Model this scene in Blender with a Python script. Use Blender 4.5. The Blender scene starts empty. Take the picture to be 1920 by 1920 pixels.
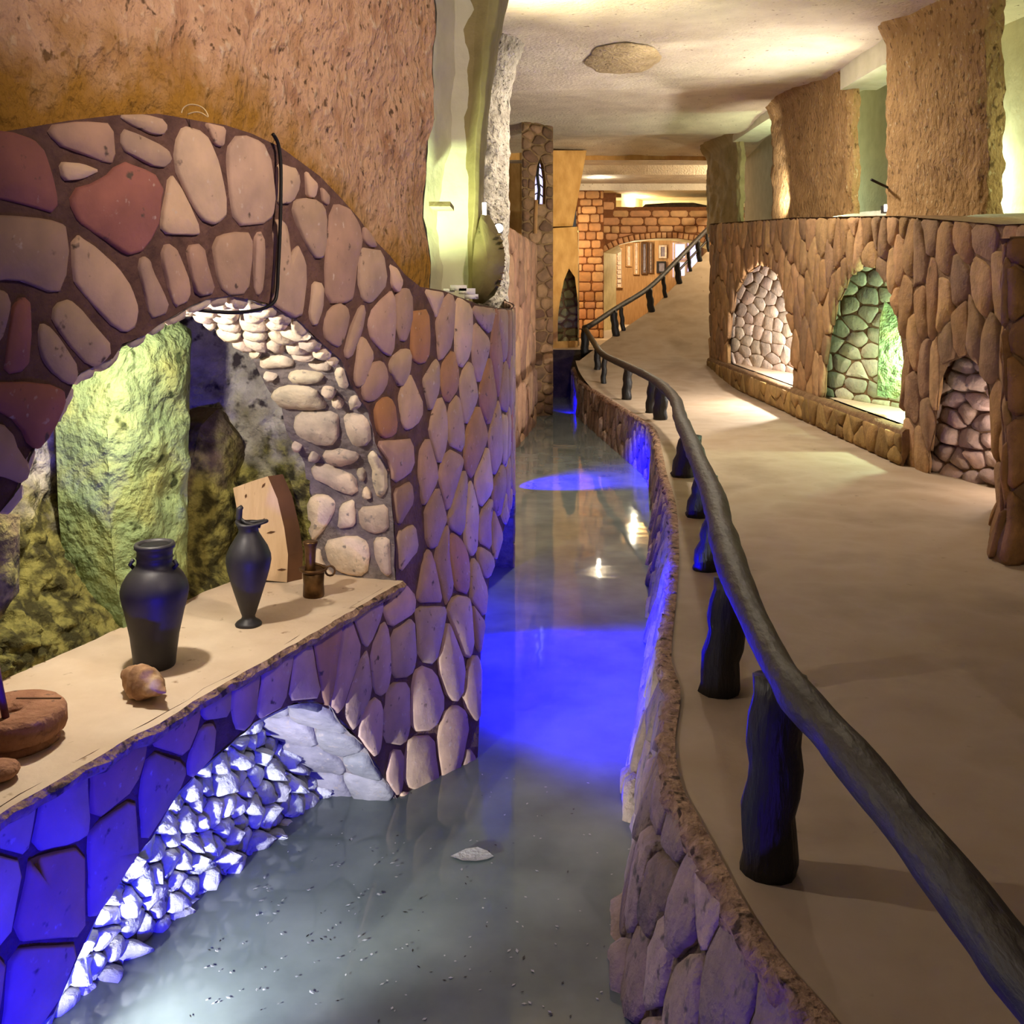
import bpy, math, random
from mathutils import Vector, noise as mn
from mathutils.geometry import delaunay_2d_cdt, tessellate_polygon
import numpy as np

random.seed(7)
R = random.random
def U(a, b): return random.uniform(a, b)
SC = bpy.context.scene
COL = SC.collection

# ------------------------------------------------------------------ camera, world, exposure
F, CX, CY, CH = 1900.0, 960.0, 535.0, 1.65      # focal length in px, principal point, eye height (m)
cam_d = bpy.data.cameras.new('camera'); cam = bpy.data.objects.new('camera', cam_d); COL.objects.link(cam)
cam.location = (0, 0, CH); cam.rotation_euler = (math.pi/2, 0, 0)
cam_d.sensor_width = 36; cam_d.lens = 36*F/1920; cam_d.shift_y = -(960-CY)/1920
cam_d.clip_start = 0.05; cam_d.clip_end = 200
SC.camera = cam
w = bpy.data.worlds.new('world'); SC.world = w; w.use_nodes = True
w.node_tree.nodes['Background'].inputs[0].default_value = (1.0, 0.86, 0.72, 1)
w.node_tree.nodes['Background'].inputs[1].default_value = 0.075
vs = SC.view_settings
vs.view_transform = 'Standard'; vs.look = 'None'; vs.gamma = 1; vs.exposure = 0.0; vs.use_curve_mapping = False

def aim(o, tgt):
    o.rotation_euler = (Vector(tgt)-o.location).to_track_quat('-Z', 'Y').to_euler()
def lamp(name, kind, loc, energy, color, tgt=None, radius=.04, angle=90, blend=.5, size=1.0):
    d = bpy.data.lights.new(name, kind); d.energy = energy; d.color = color
    o = bpy.data.objects.new(name, d); COL.objects.link(o); o.location = loc
    if kind == 'AREA': d.shape = 'DISK'; d.size = size
    else: d.shadow_soft_size = radius
    if kind == 'SPOT': d.spot_size = math.radians(angle); d.spot_blend = blend
    if tgt is not None: aim(o, tgt)
    return o
WARM, WHITE, GREEN, BLUE = (1, .72, .42), (1, .95, .88), (.62, 1, .42), (.0, .0, 1)
# unseen fill lamps added under the vault, above the picture
lamp('hall_fill', 'AREA', (1.7, 10.6, 4.2), 175, (1, .90, .76), (1.9, 11.6, 0), size=.3)
lamp('hall_fill', 'SPOT', (1.6, 2.2, 3.8), 130, (1, .78, .54), (3.0, 6.3, 1.1), angle=44, blend=.9, radius=.1)
lamp('hall_fill', 'SPOT', (1.5, 1.6, 3.4), 450, (1, .80, .64), (-.85, 4.3, 2.35), angle=70, blend=.9, radius=.12)
# niche lamp hidden behind the arch, rubble lamp behind the lower arch
lamp('niche_lamp', 'POINT', (-1.33, 3.36, 1.5), 48, (1, .94, .84), radius=.03)
lamp('rubble_lamp', 'SPOT', (-1.39, 2.52, -.44), 260, (.92, .97, 1), (-1.43, 3.1, -.26), angle=66, blend=.8, radius=.03)
lamp('rubble_lamp', 'SPOT', (-1.37, 2.54, -.40), 330, (.90, .97, 1), (-.68, 3.60, -.52), angle=54, blend=1, radius=.03)
# blue canal lamps
lamp('blue_lamp', 'SPOT', (-.35, 1.35, -.4), 430, BLUE, (-1.2, 2.6, -.35), angle=70, blend=.9, radius=.05)
lamp('blue_lamp', 'POINT', (.15, 1.5, -.35), 24, (.12, .05, 1), radius=.05)  # unseen blue fill added to tint the near bank
lamp('blue_lamp', 'SPOT', (-.62, 6.2, -.12), 8000, BLUE, (.6, 5.7, -.95), angle=84, blend=1, radius=.16)
lamp('blue_lamp', 'POINT', (-.5, 6.9, -.1), 60, BLUE, radius=.05)
lamp('blue_lamp', 'SPOT', (-.06, 11.2, -.33), 2600, BLUE, (1.3, 11.9, -.95), angle=66, blend=1, radius=.05)
lamp('blue_lamp', 'SPOT', (-.09, 13.6, -.33), 2000, BLUE, (1.3, 15.0, -.85), angle=62, blend=1, radius=.05)
lamp('blue_lamp', 'SPOT', (1.02, 17.6, -.45), 120, BLUE, (1.15, 19.4, -.7), angle=70, blend=.7, radius=.04)
# green uplight by the pillar
lamp('green_lamp', 'SPOT', (-.40, 5.16, 1.62), 115, (.78, 1, .52), (-.42, 5.9, 2.5), angle=80, blend=.8, radius=.03)
lamp('green_lamp', 'POINT', (-.36, 5.6, 4.1), 6, (1, .98, .80), radius=.05)
lamp('vault_lamp', 'SPOT', (-.20, 8.6, 3.3), 420, (1, .84, .56), (.75, 9.0, 4.6), angle=112, blend=.9, radius=.06)
lamp('pillar_lamp', 'SPOT', (-.17, 10.3, 2.22), 22, (1, .92, .80), (-.35, 11.2, 3.4), angle=75, blend=.8, radius=.03)
lamp('pier_lamp', 'SPOT', (3.70, 14.5, 2.64), 210, (1, .90, .72), (4.05, 15.4, 3.3), angle=80, blend=.9, radius=.03)
lamp('slit_lamp', 'POINT', (4.8, 8.2, 2.7), 26, (.78, 1, .62), radius=.05)
lamp('slit_lamp', 'POINT', (4.75, 10.7, 2.7), 80, (.78, 1, .64), radius=.05)
lamp('slit_lamp', 'POINT', (4.75, 15.9, 2.9), 90, (.70, 1, .64), radius=.05)
lamp('vault_lamp', 'SPOT', (3.9, 11.5, 2.6), 330, (1, .93, .82), (2.0, 11.5, 4.5), angle=120, blend=.9, radius=.05)

lamp('slit_fill', 'SPOT', (4.4, 16.4, 3.2), 1100, (1, .82, .54), (1.1, 21, 2.9), angle=46, blend=.8, radius=.05)  # unseen warm fill added behind the pier to brighten the golden blocks

# ------------------------------------------------------------------ picture helpers
def at_y(px, py, Y): return Vector(((px-CX)/F*Y, Y, CH-(py-CY)/F*Y))
def at_z(px, py, z):
    Y = (CH-z)*F/(py-CY); return Vector(((px-CX)/F*Y, Y, z))
def at_x(px, py, x):
    Y = x*F/(px-CX); return Vector((x, Y, CH-(py-CY)/F*Y))
def proj(p): return (CX+p.x/p.y*F, CY+(CH-p.z)/p.y*F)
def sm(a, b, t):
    t = max(0, min(1, (t-a)/(b-a))); return t*t*(3-2*t)
def nz(p, s=1.0): return mn.noise(Vector(p)*s)
def fb(p, s=1.0, o=3):
    v, a = 0, 1
    for i in range(o):
        v += a*mn.noise(Vector(p)*s); s *= 2.1; a *= .5
    return v

# ------------------------------------------------------------------ objects and tags
def obj(name, verts, faces, mat, parent=None, smooth=True, loc=None):
    me = bpy.data.meshes.new(name)
    if loc is not None:
        loc = Vector(loc); verts = [Vector(v)-loc for v in verts]
    me.from_pydata([tuple(v) for v in verts], [], faces); me.update()
    if smooth: me.polygons.foreach_set('use_smooth', [True]*len(me.polygons))
    if mat: me.materials.append(mat)
    o = bpy.data.objects.new(name, me); COL.objects.link(o)
    if loc is not None: o.location = loc
    if parent is not None:
        o.parent = parent
        if loc is not None: o.location = loc - Vector(ORG.get(parent.name, (0, 0, 0)))
        elif parent.name in ORG: o.location = -Vector(ORG[parent.name])
    if loc is not None: ORG[o.name] = tuple(loc)
    elif parent is not None: ORG[o.name] = (0, 0, 0)
    return o
ORG = {}
def empty(name, loc=(0, 0, 0)):
    o = bpy.data.objects.new(name, None); o.empty_display_size = .1; COL.objects.link(o); o.location = loc
    ORG[o.name] = tuple(loc); return o
def tag(o, label=None, cat=None, group=None, kind=None):
    for k, v in (('label', label), ('category', cat), ('group', group), ('kind', kind)):
        if v: o[k] = v
    return o

class MB:                                   # mesh collector
    def __init__(s): s.v, s.f = [], []
    def add(s, v, f):
        n = len(s.v); s.v += [Vector(a) for a in v]; s.f += [tuple(i+n for i in q) for q in f]; return s
    def box(s, a, b):
        x0, y0, z0 = a; x1, y1, z1 = b
        return s.add([(x0,y0,z0),(x1,y0,z0),(x1,y1,z0),(x0,y1,z0),(x0,y0,z1),(x1,y0,z1),(x1,y1,z1),(x0,y1,z1)],
              [(0,3,2,1),(4,5,6,7),(0,1,5,4),(1,2,6,5),(2,3,7,6),(3,0,4,7)])
    def tube(s, pts, rad, n=12, cap=True, jit=0, sq=1.0):
        pts = [Vector(p) for p in pts]; m = len(pts)
        rad = rad if isinstance(rad, (list, tuple)) else [rad]*m
        v, f = [], []; up = Vector((0, 0, 1)); prevx = None
        for i, p in enumerate(pts):
            t = (pts[min(i+1, m-1)]-pts[max(i-1, 0)]).normalized()
            x = prevx if prevx is not None else (t.cross(up) if abs(t.dot(up)) < .95 else t.cross(Vector((0, 1, 0))))
            x = (x-t*x.dot(t)).normalized(); prevx = x; y = t.cross(x)
            for k in range(n):
                a = 2*math.pi*k/n; r = rad[i]
                if jit: r *= 1+jit*fb(p*3+Vector((math.cos(a), math.sin(a), 0))*1.3, 2.0, 2)
                v.append(p+x*math.cos(a)*r+y*math.sin(a)*r*sq)
        for i in range(m-1):
            for k in range(n):
                a, b = i*n+k, i*n+(k+1) % n; f.append((a, b, b+n, a+n))
        if cap: f.append(tuple(range(n-1, -1, -1))); f.append(tuple((m-1)*n+k for k in range(n)))
        return s.add(v, f)
    def lathe(s, prof, c=(0, 0, 0), n=40, jit=0):
        c = Vector(c); v, f = [], []
        for r, z in prof:
            for k in range(n):
                a = 2*math.pi*k/n
                v.append(c+Vector((r*math.cos(a), r*math.sin(a), z)))
        for i in range(len(prof)-1):
            for k in range(n):
                a, b = i*n+k, i*n+(k+1) % n; f.append((a, b, b+n, a+n))
        f.append(tuple(range(n-1, -1, -1))); f.append(tuple((len(prof)-1)*n+k for k in range(n)))
        return s.add(v, f)
    def build(s, name, mat, parent=None, smooth=True, loc=None): return obj(name, s.v, s.f, mat, parent, smooth, loc)

# ------------------------------------------------------------------ materials
def rgb(r, g, b):
    def l(c):
        c /= 255; return c/12.92 if c <= .04045 else ((c+.055)/1.055)**2.4
    return (l(r), l(g), l(b), 1)
def mat(name, cols, scale=6, rough=.85, bump=.4, bscale=None, bdist=.02, fleck=None, stretch=None, objcol=False, spec=.3, extra=None, detail=6, metal=0):
    m = bpy.data.materials.new(name); m.use_nodes = True
    nt = m.node_tree; N = nt.nodes; L = nt.links; b = N['Principled BSDF']
    b.inputs['Roughness'].default_value = rough; b.inputs['Specular IOR Level'].default_value = spec; b.inputs['Metallic'].default_value = metal
    g = N.new('ShaderNodeNewGeometry'); vec = g.outputs['Position']
    if stretch:
        mp = N.new('ShaderNodeMapping'); mp.inputs['Scale'].default_value = stretch; L.new(vec, mp.inputs[0]); vec2 = mp.outputs[0]
    else: vec2 = vec
    def noi(sc, det, v=vec2, dis=0):
        t = N.new('ShaderNodeTexNoise'); t.inputs['Scale'].default_value = sc; t.inputs['Detail'].default_value = det
        t.inputs['Distortion'].default_value = dis; L.new(v, t.inputs['Vector']); return t.outputs['Fac']
    r = N.new('ShaderNodeValToRGB'); els = r.color_ramp.elements
    while len(els) < len(cols): els.new(.5)
    for i, c in enumerate(cols):
        els[i].position = .3+.4*i/max(1, len(cols)-1); els[i].color = c
    L.new(noi(scale, detail), r.inputs[0]); c = r.outputs[0]
    def mix(fac, c1, c2, mode='MIX'):
        mx = N.new('ShaderNodeMix'); mx.data_type = 'RGBA'; mx.blend_type = mode
        for s, val in ((0, fac), (6, c1), (7, c2)):
            if hasattr(val, 'is_output'): L.new(val, mx.inputs[s])
            else: mx.inputs[s].default_value = val
        return mx.outputs[2]
    def thr(v, lo, hi):
        mr = N.new('ShaderNodeMapRange'); mr.inputs[1].default_value = lo; mr.inputs[2].default_value = hi; L.new(v, mr.inputs[0]); return mr.outputs[0]
    if objcol:
        oi = N.new('ShaderNodeObjectInfo'); c = mix(1.0, c, oi.outputs['Color'], 'MULTIPLY')
    if fleck:
        for (fc, fs, lo, hi) in fleck: c = mix(thr(noi(fs, 3), lo, hi), c, fc)
    if extra: c = extra(N, L, c, g, mix, thr, noi)
    L.new(c, b.inputs['Base Color'])
    if bump:
        bs = bscale or scale*4
        bp = N.new('ShaderNodeBump'); bp.inputs['Strength'].default_value = bump; bp.inputs['Distance'].default_value = bdist
        L.new(noi(bs, 8), bp.inputs['Height']); L.new(bp.outputs[0], b.inputs['Normal'])
    return m
def emit(name, col, strength):
    m = bpy.data.materials.new(name); m.use_nodes = True; b = m.node_tree.nodes['Principled BSDF']
    b.inputs['Base Color'].default_value = col; b.inputs['Emission Color'].default_value = col; b.inputs['Emission Strength'].default_value = strength
    return m
M = {}
M['stone'] = mat('facing_stone', [(.82,.82,.82,1), (1.1,1.08,1.05,1)], 9, .8, .35, 30, .01, objcol=True, fleck=[((.12,.08,.06,1), 22, .66, .74), ((.62,.5,.42,1), 30, .66, .80)])
M['mortar'] = mat('dark_mortar', [rgb(84,60,54), rgb(112,82,74)], 14, .9, .7, 40, .02)
M['pale_stone'] = mat('pale_stone', [(.75,.74,.72,1), (1.1,1.06,1,1)], 12, .85, .6, 28, .015, objcol=True, fleck=[((.3,.25,.22,1), 30, .62, .72)])
M['pale_mortar'] = mat('grey_mortar', [rgb(105,95,95), rgb(140,128,125)], 14, .9, .7, 40, .02)
M['rubble'] = mat('rubble_stone', [(.7,.7,.7,1), (1.05,1.05,1.02,1)], 12, .9, .8, 34, .02, objcol=True)
M['rubble_mortar'] = mat('rubble_mortar', [rgb(60,58,60), rgb(100,98,98)], 14, .95, .8, 40, .03)
def ochre_spill(N, L, c, g, mix, thr, noi):  # yellow lamp spill painted into the plaster as an ochre band
    at = N.new('ShaderNodeAttribute'); at.attribute_name = 'ochre_spill'
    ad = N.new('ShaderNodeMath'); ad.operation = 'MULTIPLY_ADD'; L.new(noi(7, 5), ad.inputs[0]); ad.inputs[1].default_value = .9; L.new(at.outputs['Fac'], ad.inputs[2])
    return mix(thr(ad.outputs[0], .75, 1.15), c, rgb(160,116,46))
STRAW = [((.15,.085,.045,1), 30, .61, .69), ((.66,.48,.33,1), 24, .60, .72)]
M['straw'] = mat('straw_plaster', [rgb(172,128,96), rgb(206,166,134), rgb(186,142,104)], 6, .95, 1.0, 24, .05, stretch=(1, 1, .75), fleck=STRAW, extra=ochre_spill)
M['straw_tan'] = mat('straw_plaster_tan', [rgb(150,116,74), rgb(180,144,98)], 7, .95, 1.0, 22, .05, stretch=(1, 1, .5), fleck=[((.16,.09,.035,1), 24, .59, .68), ((.55,.42,.24,1), 34, .62, .72)])
M['plaster'] = mat('smooth_plaster', [rgb(196,190,165), rgb(212,206,184)], 5, .9, .35, 18, .02)
M['olive'] = mat('olive_plaster', [rgb(138,124,84), rgb(162,146,104)], 5, .9, .5, 18, .02)
M['speck'] = mat('rough_plaster', [rgb(160,150,135), rgb(205,196,180)], 9, .95, 1.0, 22, .06, fleck=[((.12,.1,.08,1), 26, .58, .68)])
M['ceil'] = mat('ceiling_plaster', [rgb(196,180,158), rgb(218,204,180)], 2.5, .92, .7, 24, .03, fleck=[((.26,.19,.13,1), 16, .66, .74)])
M['shade_patch'] = mat('ceiling_shade_plaster', [rgb(168,146,108), rgb(196,174,134)], 5, .95, .8, 24, .03, fleck=[((.2,.14,.08,1), 14, .62, .72)])  # shade of a shallow ceiling cut-out painted as a darker tone
M['floor'] = mat('walkway_screed', [rgb(150,130,106), rgb(172,152,128), rgb(160,138,112)], 1.6, .75, .2, 20, .01, fleck=[((.16,.11,.07,1), 9, .70, .80)])
M['ledge'] = mat('ledge_render', [rgb(205,180,150), rgb(222,200,172)], 5, .85, .3, 26, .01, fleck=[(rgb(150,120,92), 18, .66, .76)])
M['bankstone'] = mat('bank_stone', [(.75,.74,.72,1), (1.1,1.06,1,1)], 14, .9, .8, 30, .03, objcol=True, fleck=[((.12,.1,.07,1), 16, .6, .7)])
M['bankmortar'] = mat('bank_mortar', [rgb(86,72,58), rgb(120,100,80)], 20, .95, .9, 40, .03)
M['lip'] = mat('crumbly_lip', [rgb(128,100,80), rgb(186,152,124)], 22, .95, 1.0, 40, .03, fleck=[((.08,.05,.03,1), 20, .58, .66)])
M['brownstone'] = mat('brown_stone', [(.7,.68,.66,1), (1.1,1.05,1,1)], 8, .88, .6, 30, .02, objcol=True)
M['brownmortar'] = mat('brown_mortar', [rgb(112,84,56), rgb(140,110,76)], 14, .9, .7, 40, .02)
M['brick'] = mat('arch_brick', [(.8,.8,.8,1), (1.1,1.05,1,1)], 8, .85, .4, 30, .01, objcol=True)
M['brickmortar'] = mat('brick_mortar', [rgb(104,64,36), rgb(128,82,48)], 14, .9, .5, 40, .01)
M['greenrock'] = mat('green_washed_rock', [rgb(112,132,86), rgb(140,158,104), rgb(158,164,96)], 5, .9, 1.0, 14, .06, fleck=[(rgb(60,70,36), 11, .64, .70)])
def moss(N, L, c, g, mix, thr, noi):
    sx = N.new('ShaderNodeSeparateXYZ'); L.new(g.outputs['Position'], sx.inputs[0])
    ad = N.new('ShaderNodeMath'); ad.operation = 'MULTIPLY_ADD'; L.new(noi(9, 5), ad.inputs[0]); ad.inputs[1].default_value = -.8; L.new(sx.outputs[2], ad.inputs[2])
    mo = mix(thr(noi(17, 4), .42, .60), rgb(58,54,24), rgb(132,126,66))
    return mix(thr(ad.outputs[0], .62, .36), c, mo)
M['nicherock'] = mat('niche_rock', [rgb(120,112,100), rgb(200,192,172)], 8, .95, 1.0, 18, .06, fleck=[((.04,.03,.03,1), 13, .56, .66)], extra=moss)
M['darkrock'] = mat('dark_rock', [rgb(80,68,50), rgb(122,104,76)], 7, .95, 1.0, 18, .05, extra=moss)
M['log'] = mat('tarred_log', [rgb(26,19,15), rgb(48,36,27)], 5, .55, .5, 18, .02, stretch=(2, .6, 2), spec=.5)
M['post'] = mat('tarred_post', [rgb(14,11,10), rgb(30,23,20)], 6, .5, .6, 20, .02, stretch=(2, 2, .5), spec=.45)
M['pot'] = mat('black_pottery', [rgb(32,30,32), rgb(46,43,45)], 9, .5, .12, 40, .005, spec=.4)
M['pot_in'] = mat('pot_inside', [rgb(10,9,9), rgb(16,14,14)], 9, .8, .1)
M['brass'] = mat('tarnished_brass', [rgb(60,40,22), rgb(120,88,50)], 20, .4, .3, 40, .005, metal=.6)
M['wood'] = mat('pale_board', [rgb(196,164,126), rgb(214,184,146)], 5, .8, .3, 12, .01, stretch=(6, 6, .6), fleck=[(rgb(110,74,44), 9, .70, .76)])
M['wood_dark'] = mat('dark_board_edge', [rgb(70,46,28), rgb(98,66,40)], 5, .85, .3, 12, .01)
M['mill'] = mat('millstone_stone', [rgb(140,96,70), rgb(168,122,92)], 12, .95, .9, 34, .02, fleck=[((.10,.06,.04,1), 22, .64, .72)])
M['shell'] = mat('shell_rock', [rgb(112,78,52), rgb(166,128,92), rgb(206,178,142)], 16, .8, .7, 34, .01)
M['cable'] = mat('black_cable', [rgb(16,14,16), rgb(24,20,22)], 5, .5, 0)
M['wire'] = mat('pale_wire', [rgb(226,200,140), rgb(236,212,160)], 5, .4, 0)
M['leaf'] = mat('pale_leaf', [rgb(150,150,150), rgb(190,188,184)], 20, .7, .3)
M['iron'] = mat('dark_iron', [rgb(30,28,26), rgb(48,42,38)], 8, .5, .2)
M['housing'] = mat('lamp_housing', [rgb(40,38,36), rgb(58,55,52)], 8, .5, .1)
M['glow'] = emit('lamp_lens', (1, .93, .80, 1), 9)
M['glowgreen'] = emit('green_lamp_lens', (.8, 1, .55, 1), 8)
M['cream'] = mat('cream_render', [rgb(206,190,140), rgb(224,208,160)], 6, .9, .3)
M['gold'] = mat('golden_plaster', [rgb(176,130,70), rgb(204,158,94)], 6, .95, .7, 20, .02, stretch=(1, 1, .5))
M['darkwall'] = mat('canal_end_wall', [rgb(40,30,20), rgb(66,52,36)], 6, .95, .8, 20, .03)
M['woodpanel'] = mat('display_wood', [rgb(150,108,64), rgb(178,134,86)], 7, .7, .2, stretch=(5, 5, .5))
M['screen'] = emit('lit_glass', (.62, .60, 1, 1), 1.1)
M['shelfitem'] = mat('pale_exhibit', [rgb(180,150,130), rgb(214,190,166)], 10, .7, .2)
M['greyitem'] = mat('grey_exhibit', [rgb(104,92,100), rgb(134,122,128)], 10, .7, .2)
M['frameblack'] = mat('black_frame', [rgb(20,16,14), rgb(32,26,22)], 10, .5, .1)
def water_mat():
    m = bpy.data.materials.new('murky_water'); m.use_nodes = True; N = m.node_tree.nodes; L = m.node_tree.links; b = N['Principled BSDF']
    b.inputs['Roughness'].default_value = .045; b.inputs['IOR'].default_value = 1.33; b.inputs['Specular IOR Level'].default_value = .5
    g = N.new('ShaderNodeNewGeometry'); t = N.new('ShaderNodeTexNoise'); t.inputs['Scale'].default_value = 3.0; t.inputs['Detail'].default_value = 8
    L.new(g.outputs['Position'], t.inputs['Vector']); r = N.new('ShaderNodeValToRGB'); L.new(t.outputs['Fac'], r.inputs[0])
    r.color_ramp.elements[0].position = .3; r.color_ramp.elements[0].color = rgb(96,104,102); r.color_ramp.elements[1].position = .7; r.color_ramp.elements[1].color = rgb(126,134,130)
    L.new(r.outputs[0], b.inputs['Base Color'])
    t2 = N.new('ShaderNodeTexNoise'); t2.inputs['Scale'].default_value = 2.2; t2.inputs['Detail'].default_value = 2; L.new(g.outputs['Position'], t2.inputs['Vector'])
    bp = N.new('ShaderNodeBump'); bp.inputs['Strength'].default_value = .05; bp.inputs['Distance'].default_value = .05; L.new(t2.outputs['Fac'], bp.inputs['Height']); L.new(bp.outputs[0], b.inputs['Normal'])
    return m
M['water'] = water_mat()

# ------------------------------------------------------------------ geometry tools
class Path:                                 # plan curve with arc length
    def __init__(s, pts, side, sub=16):
        P = [Vector(p) for p in pts]; Q = []
        for i in range(len(P)-1):
            a, b, c, d = P[max(i-1, 0)], P[i], P[i+1], P[min(i+2, len(P)-1)]
            lb = (c-b).length; m1 = (c-a)*(lb/max(1e-6, (b-a).length+lb)) if i > 0 else c-b; m2 = (d-b)*(lb/max(1e-6, (d-c).length+lb)) if i+2 < len(P) else c-b
            for k in range(sub):
                t = k/sub; t2, t3 = t*t, t*t*t
                Q.append(b*(2*t3-3*t2+1)+m1*(t3-2*t2+t)+c*(-2*t3+3*t2)+m2*(t3-t2))
        Q.append(P[-1]); s.Q = Q; s.side = side; s.S = [0]
        for i in range(len(Q)-1): s.S.append(s.S[-1]+(Q[i+1]-Q[i]).length)
        s.L = s.S[-1]
    def _i(s, u):
        import bisect
        i = max(0, min(len(s.Q)-2, bisect.bisect_right(s.S, u)-1)); return i, (u-s.S[i])/(s.S[i+1]-s.S[i])
    def P(s, u): i, t = s._i(u); return s.Q[i].lerp(s.Q[i+1], t) if 0 <= t <= 1 else s.Q[i]+(s.Q[i+1]-s.Q[i])*t
    def T(s, u): return (s.P(u+.08)-s.P(u-.08)).normalized()
    def N(s, u): t = s.T(u); return Vector((t.y, -t.x)) if s.side > 0 else Vector((-t.y, t.x))
    def u_px(s, px, lo, hi):
        g = lambda u: (lambda p: p.x/p.y*F+CX-px)(s.P(u))
        for _ in range(50):
            m = (lo+hi)/2
            if (g(lo) < 0) == (g(m) < 0): lo = m
            else: hi = m
        return lo
    def u_y(s, y):
        return min((abs(s.Q[i].y-y), s.S[i]) for i in range(len(s.Q)))[1]

def inpoly(p, poly):
    x, y = p; c = False; j = len(poly)-1
    for i in range(len(poly)):
        xi, yi = poly[i]; xj, yj = poly[j]
        if (yi > y) != (yj > y) and x < (xj-xi)*(y-yi)/(yj-yi)+xi: c = not c
        j = i
    return c
def dense(poly, step, closed=True):
    out = []; n = len(poly)
    for i in range(n if closed else n-1):
        a, b = Vector(poly[i]), Vector(poly[(i+1) % n]); k = max(1, int((b-a).length/step))
        out += [tuple(a.lerp(b, t/k)) for t in range(k)]
    if not closed: out.append(tuple(poly[-1]))
    return out
def chaikin(poly, it=1, closed=True):
    for _ in range(it):
        o = []; n = len(poly)
        for i in range(n if closed else n-1):
            a, b = Vector(poly[i]), Vector(poly[(i+1) % n]); o += [tuple(a*.75+b*.25), tuple(a*.25+b*.75)]
        if not closed: o = [tuple(poly[0])]+o+[tuple(poly[-1])]
        poly = o
    return poly
def area(p): return .5*sum(p[i][0]*p[(i+1) % len(p)][1]-p[(i+1) % len(p)][0]*p[i][1] for i in range(len(p)))
def sheet(name, outline, holes, step, fmap, m, parent=None, flip=False, disp=0, dscale=4):
    B = dense(outline, step); H = [dense(h, step) for h in holes]
    xs = [p[0] for p in B]; ys = [p[1] for p in B]; V = [Vector(p) for p in B]; E = [(i, (i+1) % len(B)) for i in range(len(B))]
    for h in H:
        n = len(V); V += [Vector(p) for p in h]; E += [(n+i, n+(i+1) % len(h)) for i in range(len(h))]
    bd = np.array([tuple(v) for v in V]); x = min(xs)+step/2
    while x < max(xs):
        y = min(ys)+step/2
        while y < max(ys):
            q = (x+U(-.1, .1)*step, y+U(-.1, .1)*step)
            if inpoly(q, B) and not any(inpoly(q, h) for h in H) and ((bd-np.array(q))**2).sum(1).min() > (step*.45)**2: V.append(Vector(q))
            y += step
        x += step
    r = delaunay_2d_cdt(V, E, [], 0, 1e-6); v2, fc = r[0], r[2]; faces = []
    for f in fc:
        c = sum((v2[i] for i in f), Vector((0, 0)))/len(f)
        if inpoly(c, B) and not any(inpoly(c, h) for h in H): faces.append(tuple(f) if not flip else tuple(reversed(f)))
    v3 = []
    for p in v2:
        q = fmap(p.x, p.y, 0)
        if disp: q = fmap(p.x, p.y, disp*fb(q, dscale, 3))
        v3.append(q)
    return obj(name, v3, faces, m, parent)
def grid(name, fn, nu, nv, m, parent=None, flip=False, ret=False):
    v = [fn(i/nu, j/nv) for j in range(nv+1) for i in range(nu+1)]; f = []
    for j in range(nv):
        for i in range(nu):
            a = j*(nu+1)+i; q = (a, a+1, a+nu+2, a+nu+1); f.append(q if not flip else q[::-1])
    return obj(name, v, f, m, parent)
def clip(poly, n, d):                       # keep n.p <= d
    out = []
    for i in range(len(poly)):
        a, b = poly[i], poly[(i+1) % len(poly)]; da, db = n[0]*a[0]+n[1]*a[1]-d, n[0]*b[0]+n[1]*b[1]-d
        if da <= 0: out.append(a)
        if (da < 0 < db) or (db < 0 < da):
            t = da/(da-db); out.append((a[0]+(b[0]-a[0])*t, a[1]+(b[1]-a[1])*t))
    return out
def inset(poly, g):                         # shrink a convex-ish cell
    if area(poly) < 0: poly = poly[::-1]
    out = list(poly)
    for i in range(len(poly)):
        a, b = poly[i], poly[(i+1) % len(poly)]; dx, dy = b[0]-a[0], b[1]-a[1]; l = math.hypot(dx, dy)
        if l < 1e-6: continue
        n = (dy/l, -dx/l); out = clip(out, n, n[0]*a[0]+n[1]*a[1]-g)
        if len(out) < 3: return []
    return out
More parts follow.
